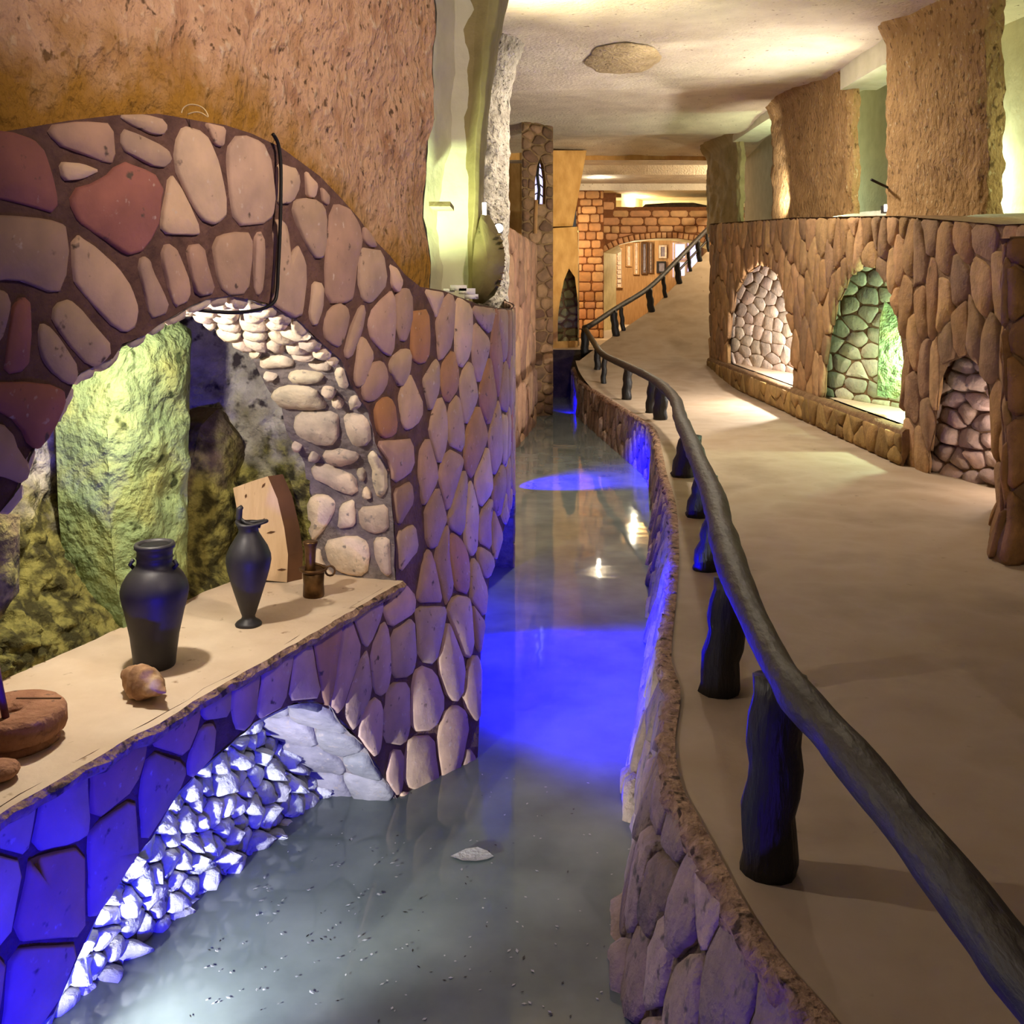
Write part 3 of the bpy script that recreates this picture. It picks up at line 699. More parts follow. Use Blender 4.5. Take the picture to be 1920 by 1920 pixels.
# thin shelf added to block the uplight, casting a dark wedge above it
c_ = at_y(824, 384, 5.3); MB().box(c_+Vector((-.05, -.06, -.012)), c_+Vector((.06, .28, .012))).build('shade_shelf', M['olive'], wall_upper, smooth=False)
# scalloped fin at the wall end
fin_px = [(902,402),(918,404),(930,425),(941,450),(946,475),(945,500),(938,530),(925,555),(905,570),(888,566),(885,530),(886,490),(890,450),(897,420)]
fm_ = MB(); k = len(fin_px); fp = [at_y(px, py, 5.9+.10*math.sin(i)) for i, (px, py) in enumerate(fin_px)]; cen = at_y(915, 490, 5.78); bp_ = [p+Vector((0, .35, 0)) for p in fp]
fm_.add(fp+[cen]+bp_, [(i, (i+1) % k, k) for i in range(k)]+[((i+1) % k, i, k+1+i, k+1+(i+1) % k) for i in range(k)])
fin = fm_.build('scalloped_fin', M['olive'], wall_upper)
nt = MB()
for i in range(9):
    p = at_y(936+8*math.sin(i/8*math.pi), 440+i*12, 5.84); nt.box(p-Vector((.012, .01, .003)), p+Vector((.012, .05, .004)))
tag(nt.build('notches', M['brownmortar'], wall_upper, smooth=False), kind='stuff')
# low stones behind the fin and pale chips in front of the lamp
st = MB()
for (px, py, s) in [(842,545,.02),(860,540,.03),(876,546,.03),(884,556,.025)]:
    p = at_y(px, py, 5.3); st.add([p+Vector((U(-1,1)*.3+x*s, y*s, z*s*.6)) if False else p+Vector((x*s*1.4, y*s, z*s*.5)) for x in (-1, 1) for y in (-1, 1) for z in (-1, 1)], [(0,1,3,2),(4,6,7,5),(0,4,5,1),(2,3,7,6),(0,2,6,4),(1,5,7,3)])
tag(st.build('stone_chips', M['pale_stone'], wall_upper), kind='stuff')

# speckled pillar and far left stonework
far_left = empty('wall_left_far'); tag(far_left, 'far left stone and plaster pillars where the canal ends', kind='structure')
def SP(a, b):
    z = -.9+5.55*b; ang = math.pi*(.02+.96*a); r = .27+.2*sm(3.6, 4.6, z); c = Vector((-.30, 11.4, z)); p = c+Vector((math.cos(math.pi-ang)*r*1.0, -math.sin(ang)*r*1.3, 0)); return p+Vector((.03*fb(p, 7, 3), .05*fb(p, 9, 3), 0))
grid('rough_pillar', SP, 40, 120, M['speck'], far_left)
def plane_map(P0, P1):                       # vertical plane through two plan points; normal to the camera side
    P0, P1 = Vector(P0), Vector(P1); d = (P1-P0).normalized(); nn = Vector((d.y, -d.x))
    def fm(u, z, h): q = P0+d*u+nn*h; return Vector((q.x, q.y, z))
    return fm, (P1-P0).length
def stonefield(fm, o, holes, r, ax, gap, m, parent, cols, h=.03, maxn=300, it=1, rough=.05, keep=None, lim=1.2, dome=.15, tilt=.3):
    cs = voronoi(scatter(o, holes, r, ax, (), 6000, keep), [], o, holes, gap, ax, lim)
    ex = MB()
    for i, c in enumerate(sorted(cs, key=lambda c: -abs(area(c)))): stone(c, fm, m, parent, h=h*U(.7, 1.2), col=pick(cols), it=it, rough=rough, dome=dome, tilt=tilt, into=ex if i >= maxn else None)
    if ex.v: o_ = ex.build('small_stones', m, parent); o_.color = (*cols[0][:3], 1); tag(o_, kind='stuff')
BRN = [rgb(172,136,94), rgb(156,122,84), rgb(184,148,106), rgb(150,120,90)]
PUR = [rgb(150,116,96), rgb(130,100,86), rgb(165,130,104)]
f1, l1 = plane_map((-.16, 12.6), (.36, 16.6))
o1 = [(0, -.9), (l1, -.9), (l1, 2.35), (0, 2.45)]
w1 = sheet('brown_wall', o1, [], .25, f1, M['brownmortar'], far_left)
stonefield(f1, o1, [], .34, .6, .02, M['brownstone'], w1, PUR, .05)
tp = MB(); tp.add([f1(0, 2.45, 0), f1(l1, 2.35, 0), f1(l1, 2.35, -.8), f1(0, 2.45, -.8)], [(0, 1, 2, 3)]); tp.build('wall_top', M['brownmortar'], far_left)
f2, l2 = plane_map((at_y(978, 0, 17.2).x, 17.2), (at_y(1037, 0, 17.6).x, 17.6))
lw = [(u*l2, z) for u, z in [(.42, 3.05), (.75, 3.05), (.76, 3.45), (.69, 3.72), (.59, 3.86), (.49, 3.70), (.42, 3.42)]]
o2 = [(0, -.9), (l2, -.9), (l2, 4.62), (0, 4.62)]
w2 = sheet('stone_pillar', o2, [lw], .2, f2, M['brownmortar'], far_left)
stonefield(f2, o2, [lw], .22, 1.5, .015, M['brownstone'], w2, [rgb(150,118,90), rgb(128,98,76), rgb(112,84,66)], .03)
win = empty('window_1', f2(l2*.58, 3.4, -.1)); tag(win, 'narrow pointed lancet window with pale blue glass high in the stone pillar', kind='structure')
g = sheet('pane', lw, [], .1, lambda u, z, h: f2(u, z, -.08), M['screen'], win)
lead = MB()
for z in (3.2, 3.36, 3.52, 3.66): lead.tube([f2(l2*.43, z, -.06), f2(l2*.60, z+.05, -.06), f2(l2*.75, z-.02, -.06)], .012, 6)
lead.tube([f2(l2*.58, 3.05, -.06), f2(l2*.62, 3.3, -.06), f2(l2*.56, 3.55, -.06), f2(l2*.6, 3.85, -.06)], .028, 6)
lead.build('leading', M['frameblack'], win)
lg = MB(); lg.tube([at_y(1003, 438, 17.0), at_y(1005, 375, 17.0)], .035, 8)
tag(lg.build('wooden_prop', M['woodpanel']), 'thin upright wooden prop below the lancet window', 'prop')
cl = sheet('end_wall', [(-3, .3), (1.3, .3), (1.3, 5), (-3, 5)], [], .4, lambda u, z, h: Vector((u, 22.6-h, z)), M['gold'], far_left, disp=.05, dscale=2)
# plaster block with a little arched niche, and golden upper block
f3, l3 = plane_map((at_y(1000, 0, 20.6).x, 20.6), (at_y(1084, 0, 21.0).x, 21.0))
zz = lambda py, Y: CH-(py-CY)/F*Y
nh = [(l3*(px-1000)/84, zz(py, 20.8)) for px, py in [(1046,640),(1046,600),(1050,560),(1058,525),(1068,503),(1078,520),(1083.5,570),(1083.8,640)]]
o3 = [(0, -.9), (l3, -.9), (l3, zz(425, 21)), (0, zz(430, 20.6))]
w3 = sheet('plaster_block', [(0, .2), (l3, .2), (l3, zz(425, 21)), (0, zz(430, 20.6))], [], .3, f3, M['gold'], far_left) if False else sheet('plaster_block', o3, [[(a, max(b, .45)) for a, b in nh]], .18, f3, M['gold'], far_left, disp=.05, dscale=2)
f3b, l3b = plane_map((at_y(1040, 0, 21.6).x, 21.6), (at_y(1086, 0, 21.6).x, 21.6))
o3b = [(0, .3), (l3b, .3), (l3b, 2.1), (0, 2.1)]
w3b = sheet('niche_stones', o3b, [], .2, f3b, M['brownmortar'], far_left)
stonefield(f3b, o3b, [], .19, 1.3, .02, M['pale_stone'], w3b, [rgb(166,160,110), rgb(146,142,98), rgb(180,172,122)], .03)
rv = MB(); rv.add([f3(l3, -.9, 0), f3(l3, zz(425, 21), 0), f3(l3, zz(425, 21), 0)+Vector((.16, 2.2, 0)), f3(l3, -.9, 0)+Vector((.16, 2.2, 0))], [(0, 3, 2, 1)])
rv.add([f3(0, zz(430, 20.6), 0), f3(l3, zz(425, 21), 0), f3(l3, zz(425, 21), 0)+Vector((.16, 2.2, 0)), f3(0, zz(430, 20.6), 0)+Vector((0, 2.2, 0))], [(0, 1, 2, 3)])
rv.build('block_side', M['cream'], far_left, smooth=False)
gb = MB(); g0, g1, g2, g3 = at_y(1030, 425, 21.2), at_y(1074, 424, 21.4), at_y(1100, 282, 21.4), at_y(1030, 282, 21.2); dd = Vector((.0, 1.6, 0))
gb.add([g0, g1, g2, g3, g0+dd, g1+dd, g2+dd, g3+dd], [(0,1,2,3),(1,5,6,2),(0,4,5,1),(3,2,6,7)]); gb.build('golden_pier', M['gold'], far_left, smooth=False)

# ================================================================== CANAL
water = obj('canal_water', [(-2.6, .3, WZ), (2.6, .3, WZ), (2.6, 22, WZ), (-2.6, 22, WZ)], [(0, 1, 2, 3)], M['water'])
tag(water, 'still murky canal water tinted blue by lamps between the two stone banks', kind='structure')
bed = obj('floor_canal_bed', [(-2.8, .2, -.96), (2.8, .2, -.96), (2.8, 22.2, -.96), (-2.8, 22.2, -.96)], [(0, 1, 2, 3)], M['darkwall']); tag(bed, 'dark canal bed under the water', kind='structure')
cend = sheet('wall_canal_end', [(-1.2, -.95), (2.6, -.95), (2.6, .36), (-1.2, .36)], [], .15, lambda u, z, h: Vector((u, 20.35-h, z)), M['darkwall'], None, disp=.06, dscale=3)
tag(cend, 'dark rough wall closing the far end of the canal', kind='structure')
lk = MB()
lf_c = at_z(885, 1608, WZ)
prof = [(0, 0), (.35, .28), (.62, .34), (.85, .2), (1, 0), (.85, -.14), (.6, -.22), (.3, -.2)]
lv = [lf_c+Vector(((a-.5)*.17, b*.17, .006+.012*abs(b))) for a, b in prof]; c = lf_c+Vector((0, 0, .004))
lk.add(lv+[c], [(i, (i+1) % 8, 8) for i in range(8)]); tag(lk.build('floating_leaf', M['leaf']), 'curled pale leaf floating on the grey canal water', 'leaf')
db = MB()
for _ in range(170):
    px, py = random.choice([(U(230, 900), U(1560, 1915)), (U(380, 760), U(1560, 1900)), (U(900, 1190), U(1450, 1900))])
    p = at_z(px, py, WZ+.003)
    if (p.x+1.28)*.929-(p.y-2.53)*.37 < -.2: continue
    a = U(0, 6.3); s = U(.0025, .006); ex, ey = Vector((math.cos(a), math.sin(a), 0))*s*U(1, 2.2), Vector((-math.sin(a), math.cos(a), 0))*s
    db.add([p-ex, p-ey*.8, p+ex, p+ey, p+Vector((0, 0, .001))], [(0, 1, 4), (1, 2, 4), (2, 3, 4), (3, 0, 4)])
NL = len(db.f)
for _ in range(60):
    px, py = (U(300, 1190), U(1480, 1915)); p = at_z(px, py, WZ+.003)
    if (p.x+1.28)*.929-(p.y-2.53)*.37 < -.2: continue
    a = U(0, 6.3); s = U(.002, .005); ex, ey = Vector((math.cos(a), math.sin(a), 0))*s*U(1.5, 3), Vector((-math.sin(a), math.cos(a), 0))*s
    db.add([p-ex, p-ey*.8, p+ex, p+ey, p+Vector((0, 0, .001))], [(0, 1, 4), (1, 2, 4), (2, 3, 4), (3, 0, 4)])
o = db.build('floating_debris', M['leaf']); o.data.materials.append(M['frameblack']); o.data.polygons.foreach_set('material_index', [int(i >= NL) for i in range(len(db.f))])
tag(o, 'tiny pale petals and dark specks drifting on the canal water', 'debris', kind='stuff')

# ================================================================== BANK WALL AND WALKWAY
edge_px = [(1262,1300),(1250,1400),(1262,1480),(1295,1545),(1330,1612),(1375,1700),(1440,1800),(1540,1920)]
bank = [at_z(px, py, 0).xy for px, py in edge_px][::-1]
bank = [Vector((.80, 1.6)), Vector((.74, 1.95))]+bank+[at_z(px, py, 0).xy for px, py in [(1246,1240),(1258,1120),(1264,1040),(1260,950),(1244,890),(1236,850),(1224,806),(1190,780),(1150,755),(1110,730),(1086,712)]]+[Vector((1.20, 19.3)), Vector((1.26, 20.6)), Vector((1.5, 22))]
PB = Path([tuple(p) for p in bank], -1, 8)
def BW(u, z, h):
    p0 = PB.P(u); b = (.12*sm(10.5, 7.5, p0.y)+.03+.03*sm(4.0, 2.6, p0.y))*max(0, min(1, -z/.6)); p = p0+PB.N(u)*(h+b-.06*sm(.1, 0, -z)*0); return Vector((p.x, p.y, z))
bankw = empty('wall_canal_right'); tag(bankw, 'low rough stone bank wall under the railing on the canal side', kind='structure')
bo = [(0, -.95), (PB.L, -.95), (PB.L, -.01), (0, -.01)]
sheet('mortar', bo, [], .12, BW, M['bankmortar'], bankw, flip=True, disp=.02, dscale=6)
bs = scatter(bo, [], .15, .7, (), 9000, lambda q: q[1] > -.75, fr=lambda q: 1.0 if PB.P(q[0]).y < 8 else 1.5)
ex = MB()
for k, c in enumerate(sorted(voronoi(bs, [], bo, [], .008, .7), key=lambda c: -abs(area(c))*(1 if PB.P(c[0][0]).y < 9 else .2))):
    stone(c, BW, M['bankstone'], bankw, h=U(.015, .04), col=pick([rgb(160,140,126), rgb(142,122,110), rgb(172,152,138)], .07), it=1, rough=.08, tilt=.8, into=ex if k >= 300 else None)
if ex.v: o = ex.build('small_stones', M['bankstone'], bankw); o.color = rgb(170,150,132); tag(o, kind='stuff')
# crumbly lip along the edge
lip = MB(); NS = int(PB.L/.022)
rows = [(-.03, .012), (.012, .016), (.035, -.012), (.02, -.06)]
ring = []
for j, (dn, dz) in enumerate(rows):
    for i in range(NS+1):
        u = PB.L*i/NS; p = PB.P(u); n_ = PB.N(u); q = Vector((p.x, p.y, 0)); e = .022*fb(q+Vector((0, 0, j*.17)), 9, 3)+.020*fb(q+Vector((0, 0, j*.05)), 30, 2)
        ring.append(Vector((p.x+n_.x*(dn+e*(j > 0)), p.y+n_.y*(dn+e*(j > 0)), dz+.5*e*(j > 0))))
lip.add(ring, [(j*(NS+1)+i, j*(NS+1)+i+1, (j+1)*(NS+1)+i+1, (j+1)*(NS+1)+i) for j in range(3) for i in range(NS)])
lip.build('lip', M['lip'], bankw)
# walkway with the ramp that climbs to the right
def ramp_z(x, y): return 0.0
NF = 120
def FL(a, b):
    Y = 1.5+17.5*b; i = np.interp(Y, [p.y for p in PB.Q], [p.x for p in PB.Q]); x = i+(6.2-i)*a
    z = .012*fb((x*.6, Y*.6, 0), 1, 2)*sm(0, .1, a)+.25*sm(15.5, 19.5, Y); return Vector((x, Y, z))
floor = grid('floor', FL, 50, NF, M['floor']); tag(floor, 'worn tan screed walkway along the canal', kind='structure')
RL = [(1.24, 19.0, .22), (1.58, 20.2, .33), (2.25, 21.4, .66), (3.08, 22.6, 1.08), (3.9, 23.8, 1.72), (4.6, 24.8, 2.30), (5.4, 25.8, 2.95), (6.2, 26.6, 3.4)]
RR = [(9, 18.9, .22), (9, 19.6, .33), (9, 20.3, .66), (9.4, 21.2, 1.08), (10, 22.4, 1.72), (10.5, 23.2, 2.30), (11, 24.2, 2.95), (11, 25, 3.4)]
def RP(a, b):
    t = b*7; i = min(6, int(t)); k = t-i; p = Vector(RL[i]).lerp(Vector(RL[i+1]), k).lerp(Vector(RR[i]).lerp(Vector(RR[i+1]), k), a); return p
ramp = grid('floor_ramp', RP, 20, 42, M['floor']); tag(ramp, 'ramp climbing to the right behind the niche wall', kind='structure')
rs_ = MB(); L3 = [Vector(p) for p in RL]; rs_.add(L3+[Vector((p.x, p.y, -.2)) for p in L3], [(i, i+1, 9+i, 8+i) for i in range(7)]); rs_.build('ramp_side', M['gold'], ramp, smooth=False)
land = obj('floor_landing', [(-.6, 20.3, .36), (8, 20.3, .36), (8, 34, .42), (-.6, 34, .42)], [(0, 1, 2, 3)], M['ledge']); tag(land, 'pale landing floor beyond the end of the canal', kind='structure')

# ================================================================== RAILING
rail_root = empty('log_railing', (1.0, 4, 0)); tag(rail_root, 'dark tarred log railing on stubby posts following the canal edge and ramp', 'railing')
rp = [at_z(2080, 2060, .6), at_z(1990, 1925, .6), at_z(1895, 1800, .6), at_z(1790, 1660, .6), at_z(1690, 1535, .6), at_z(1570, 1390, .6), at_z(1490, 1300, .6), at_z(1440, 1215, .59), at_z(1400, 1130, .58), at_z(1372, 1060, .57), at_z(1352, 990, .56), at_z(1337, 930, .55), at_z(1316, 880, .55), at_z(1296, 830, .55), at_z(1276, 785, .55), at_z(1266, 750, .55), at_z(1240, 722, .55), at_z(1210, 703, .55), at_z(1172, 685, .55), at_z(1130, 664, .56), at_z(1112, 640, .62), at_y(1096, 614, 20.4)]
def cr(pts, sub):
    out = []
    for i in range(len(pts)-1):
        a, b, c, d = pts[max(0, i-1)], pts[i], pts[i+1], pts[min(len(pts)-1, i+2)]
        for k in range(sub):
            t = k/sub; out.append(.5*((2*b)+(c-a)*t+(2*a-5*b+4*c-d)*t*t+(3*b-3*c+d-a)*t**3))
    return out+[pts[-1]]
pts = cr(rp, 8)
rads = [.045+.015*sm(2.6, 4.0, p.y)+.007*fb(p, 2.2, 2)+.008*max(0, fb(p, 6, 1)) for p in pts]
rads = [r*(1-.18*sm(6, 14, p.y)) for r, p in zip(rads, pts)]
MB().tube(pts, rads, 14, jit=.05).build('rail', M['log'], rail_root)
rpr = [at_y(1096, 614, 20.4)]+[Vector(p)+Vector((-.02, 0, .52)) for p in RL[1:]]
MB().tube(cr(rpr, 6), .055, 10, jit=.08).build('rail', M['log'], rail_root)
lowr = [Vector(p)+Vector((-.02, 0, .24)) for p in RL[4:]]
MB().tube(cr(lowr, 6), .03, 8).build('rail', M['log'], rail_root)
def post(base, top, r0, r1, ring=False):
    m_ = MB(); b, t = Vector(base), Vector(top); k = 9
    m_.tube([b.lerp(t, i/k)+Vector((.008*math.sin(i*1.7), .006*math.cos(i*2.1), 0)) for i in range(k+1)], [r0+(r1-r0)*i/k for i in range(k+1)], 14, jit=.07)
    p_ = m_.build('post', M['post'], rail_root)
    if ring: MB().tube([b+Vector((0, 0, .0)), b+Vector((0, 0, .012))], [r0*1.10, r0*1.04], 20).build('collar', M['bankmortar'], p_)
    return p_
def pz(px, py): return at_z(px, py, 0)
PO = [((1437,1632),(1462,1268),.077,.076,1),((1345,1297),(1372,1085),.080,.074,1),((1320,1068),(1345,970),.075,.07,0),((1305,968),(1325,890),.085,.08,0),((1277,893),(1296,815),.10,.09,0),
      ((1237,787),(1240,722),.085,.085,0),((1218,774),(1224,715),.06,.06,0),((1174,749),(1178,690),.07,.065,0),((1131,724),(1134,668),.045,.045,0),((1121,710),(1120,655),.06,.06,0)]
for (b, t, r0, r1, g_) in PO:
    B = pz(*b); T_ = at_y(t[0], t[1], B.y-.0); post(B-Vector((0, 0, .02)), T_+Vector((0, 0, .0)), r0, r1, g_)
post(Vector((1.46, 20.35, .22)), at_y(1097, 616, 20.35), .085, .08)
for (px, r0) in [(1150,.10),(1164,.06),(1217,.10),(1243,.06),(1269,.09),(1290,.055),(1308,.08),(1325,.05),(1336,.085)]:
    best = min(((abs(proj(RP(0, b/400))[0]-px), b/400) for b in range(401)))[1]; p = RP(0, best)+Vector((.06, .02, 0)); post(p-Vector((0, 0, .03)), p+Vector((-.06, 0, .52)), r0*.8, r0*.75)

# ================================================================== RIGHT WALL WITH NICHES
wall_right = empty('wall_right'); tag(wall_right, 'brown rough stone wall with three arched niches along the walkway', kind='structure')
XR = 3.65
def RW(u, z, h): return Vector((XR-h-.05*math.sin(u*.9)*0, u, z))
def ruv(px, py): p = at_x(px, py, XR); return (p.y, p.z)
def wtop(Y): return float(np.interp(Y, [5, 7.5, 9.5, 13, 18.6], [2.0, 2.10, 2.30, 2.52, 2.78]))
BH = .34
n1 = [ruv(*p) for p in [(1368,640),(1372,600),(1382,550),(1400,515),(1425,498),(1445,502),(1462,520),(1475,570),(1486,630)]]
n1 = [(n1[0][0], BH)]+n1+[(ruv(1491, 700)[0], BH)]
n2 = [ruv(*p) for p in [(1549,690),(1556,640),(1570,575),(1592,525),(1618,500),(1645,505),(1668,540),(1685,600),(1696,680)]]
n2 = [(ruv(1547, 700)[0], BH)]+n2+[(ruv(1698, 790)[0], BH)]
n3 = [ruv(*p) for p in [(1743,880),(1752,800),(1765,720),(1782,680),(1805,668),(1830,675),(1850,720),(1862,780)]]
n3 = [(n3[0][0], -.04)]+n3+[(n3[-1][0]-.1, -.04)]
Yn, Yf = 6.2, 18.6
ro_ = [(Yn, -.05), (Yf, -.05)]+[(y, wtop(y)) for y in (18.6, 16, 13, 11, 9.5, 8.5, 7.5, 6.2)]
sheet('mortar', ro_, [n1, n2, n3], .16, RW, M['brownmortar'], wall_right, disp=.03, dscale=3)
stonefield(RW, ro_, [n1, n2, n3], .215, .55, .010, M['brownstone'], wall_right, BRN, .035, 300, rough=.08, tilt=.8)
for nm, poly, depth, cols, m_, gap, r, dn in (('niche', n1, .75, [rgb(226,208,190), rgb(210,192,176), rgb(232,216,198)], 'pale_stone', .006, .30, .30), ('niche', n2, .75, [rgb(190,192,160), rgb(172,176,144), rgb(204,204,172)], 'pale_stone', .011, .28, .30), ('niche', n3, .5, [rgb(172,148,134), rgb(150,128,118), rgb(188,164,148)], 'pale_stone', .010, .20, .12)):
    im = max(range(len(poly)), key=lambda i: poly[i][1]); A_ = [RW(u, z, 0) for u, z in poly[im:]]; B_ = [RW(u, z, -depth) for u, z in poly[im:]]
    rv_, rl_, rw_ = ruled(A_, B_, RW((poly[0][0]+poly[-1][0])/2, poly[0][1]+.5, -depth/2))
    shell = grid(nm, lambda a, b: rv_(rl_*a, rw_*b, .02*fb(rv_(rl_*a, rw_*b, 0), 5, 2)), 60, 8, M['pale_mortar' if poly is not n3 else 'brownmortar'], wall_right)
    yf, yn = max(p[0] for p in poly), min(p[0] for p in poly); zt = max(p[1] for p in poly)+.05; zb = min(p[1] for p in poly)
    fm5, l5 = plane_map((XR+.07, yf+.25), (XR+depth, yn+(yf-yn)*dn))
    ob = [(0, zb-.02), (l5, zb-.02), (l5, zt), (0, zt)]
    mm = M['pale_mortar'] if poly is not n3 else M['brownmortar']
    v_ = [fm5(a, b, 0) for a, b in ob]; s5 = MB(); s5.add(v_, [(0, 1, 2, 3)]); s5.build('back_mortar', M['brownmortar'], shell)
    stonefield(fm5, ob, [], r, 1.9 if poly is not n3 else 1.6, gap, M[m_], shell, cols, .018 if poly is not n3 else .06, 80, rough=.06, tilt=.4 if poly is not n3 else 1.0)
    fl = MB(); fl.add([Vector((XR, yf, zb)), Vector((XR, yn, zb)), Vector((XR+depth+.2, yn, zb)), Vector((XR+depth+.2, yf, zb))], [(0, 1, 2, 3)]); fl.build('niche_floor', M['ledge'], shell)
# curb bench under the two far niches
cb = MB(); ys = [18.4-i*.18 for i in range(52)]; cv = []
for y in ys:
    e = .03*fb((0, y, 0), 3, 2); cv += [Vector((XR-.10-e, y, -.02)), Vector((XR-.10-e, y, BH-.03+e*.5)), Vector((XR-.07, y, BH)), Vector((XR+.05, y, BH))]
cb.add(cv, [(i*4+j, i*4+j+1, i*4+j+5, i*4+j+4) for i in range(51) for j in range(3)]); cb.add(cv[-4:], [(0, 1, 2, 3)])
bench = cb.build('curb', M['brownmortar'], wall_right)
cbo = [(ys[-1], 0), (ys[0], 0), (ys[0], BH-.04), (ys[-1], BH-.04)]
stonefield(lambda u, z, h: Vector((XR-.10-h, u, z)), cbo, [], .24, .9, .012, M['brownstone'], bench, [rgb(160,130,80), rgb(140,112,66), rgb(172,142,92)], .025, 120)
lamp('niche1_lamp', 'POINT', (XR+.38, n1[-1][0]+.6, .95), 400, (1, .95, .90), radius=.05)
lamp('niche2_lamp', 'POINT', (XR+.38, n2[-1][0]+.5, .95), 110, (.66, 1, .68), radius=.05)
lamp('niche3_lamp', 'POINT', (XR+.22, n3[-1][0]+.35, .5), 13, (1, .86, .78), radius=.05)
# far end face and ledge top of the wall
wt = MB(); Ys = [6.2, 7.5, 8.5, 9.5, 11, 13, 16, 18.6]
wt.add([Vector((XR-.03, y, wtop(y))) for y in Ys]+[Vector((5.0, y, wtop(y)+.03)) for y in Ys], [(i, i+1, 9+i, 8+i) for i in range(7)])
wt.add([Vector((XR, 18.6, -.05)), Vector((XR, 18.6, wtop(18.6))), Vector((9, 18.6, wtop(18.6))), Vector((9, 18.6, -.05))], [(0, 3, 2, 1)])
wt.build('wall_top', M['brownmortar'], wall_right)
# near stone pillar
pr = empty('wall_right_pillar'); tag(pr, 'stone faced pillar jutting out at the right edge beside the walkway', kind='structure')
def NP(u, z, h):
    fl = .10*sm(.35, -.05, z); e = .03*fb((u*1.0, z, 3), 3, 2)
    if u < 0: return Vector((2.97-h-fl-e-u*.50, 6.08-u, z))
    return Vector((2.97+u-fl, 6.08-h-fl-e, z))
opl = [(-.85, -.05), (1.5, -.05), (1.5, 1.98), (-.85, 1.92)]
sheet('mortar', opl, [], .12, NP, M['brownmortar'], pr, disp=.02, dscale=4)
for sgn in (0, 1):
    oo = [(.0, -.02), (1.5, -.02), (1.5, 1.96), (.0, 1.94)] if sgn else [(-.85, -.02), (-.02, -.02), (-.02, 1.92), (-.85, 1.92)]
    stonefield(NP, oo, [], .21, .75, .012, M['brownstone'], pr, [rgb(150,112,70), rgb(132,98,62), rgb(160,124,82)], .03, 90, rough=.07, tilt=.6)
obj('pillar_top', [(2.92, 6.07, 1.93), (4.6, 6.07, 1.97), (4.6, 6.95, 1.97), (3.36, 6.95, 1.93)], [(0, 1, 2, 3)], M['brownmortar'], pr)
# upper right: plaster piers, slits lit green from behind, lintel
wru = empty('wall_right_upper'); tag(wru, 'row of straw plaster piers with tall green lit slits above the niche wall', kind='structure')
def pier(y0, y1, x0, m_, bulge=.25, x1=4.75, name='pier', top=4.75):
    def g_(a, b):
        ang = a; z0 = wtop((y0+y1)/2)-.05; z = z0+(top-z0)*b
        ring = [(x1, y0), (x0+.05, y0), (x0, y0+.08), (x0-bulge*.6, y0+(y1-y0)*.35), (x0-bulge, y0+(y1-y0)*.7), (x0-bulge*.4, y1-.12), (x0+.15, y1), (x1, y1)]
        t = ang*7; i = min(6, int(t)); k = t-i; q = Vector(ring[i]).lerp(Vector(ring[i+1]), k); p = Vector((q.x-.3*sm(.75, 1, b)*(1 if q.x < 4.6 else 0), q.y, z)); return p+Vector((.04*fb(p, 3, 3)+.015*fb(p, 12, 2), .03*fb(p, 4, 2), 0))
    return grid(name, g_, 56, 50, m_, wru)
pier(8.9, 10.95, 4.12, M['straw_tan'], .28, x1=4.32)
pier(12.35, 16.0, 4.15, M['speck'], .12) if False else pier(12.4, 16.0, 4.12, M['straw_tan'], .12, x1=4.25)
pier(18.5, 21.5, 4.12, M['olive'], .02, x1=4.25)
pier(5.4, 7.2, 4.05, M['straw_tan'], .1)
obj('recess_back', [(5.05, 5, 2.0), (5.05, 22, 2.4), (5.05, 22, 4.8), (5.05, 5, 4.8)], [(0, 1, 2, 3)], M['plaster'], wru)
lt = MB()
for y0, y1, zl in ((7.6, 8.6, 4.2), (10.8, 12.5, 4.06), (15.9, 18.6, 4.28)): lt.box((4.05, y0, zl), (4.5, y1, 4.75))
lt.build('lintel', M['plaster'], wru, smooth=False)
for (px, py, Y, nm, lb) in ((1455, 424, 14.2, 'glow', 'small white floodlight on the wall top below the bright pier'), (1664, 389, 10.9, 'glow', 'small white floodlight beside the second green slit')):
    p = at_y(px, py, Y); r_ = empty('flood_lamp', p); tag(r_, lb, 'lamp')
    MB().box(p+Vector((-.05, -.02, -.06)), p+Vector((.05, .06, .02))).build('housing', M['housing'], r_, smooth=False)
    MB().box(p+Vector((-.045, -.035, -.045)), p+Vector((.045, -.021, .03))).build('lens', M[nm], r_, smooth=False)
ir = MB(); ir.tube([at_y(1634, 337, 10.2), at_y(1682, 360, 10.6)], .014, 8); tag(ir.build('iron_rod', M['iron']), 'thin dark iron rod sticking out of the wide straw pier', 'rod')
# standing slab in the green niche
sy = at_x(1672, 740, XR+.05); sl = MB(); q = [(1645,742),(1650,600),(1660,565),(1685,590),(1692,640),(1694,735),(1680,748)]
fpz = [at_y(px, py, 9.95) for px, py in q]; k = len(q); sl.add(fpz+[p+Vector((.05, .16, 0)) for p in fpz], [tuple(range(k))]+[(i, (i+1) % k, k+(i+1) % k, k+i) for i in range(k)]+[tuple(range(2*k-1, k-1, -1))])
tag(sl.build('standing_stone', M['greenrock'], smooth=False), 'tall narrow stone slab leaning upright in the green lit niche', 'stone')

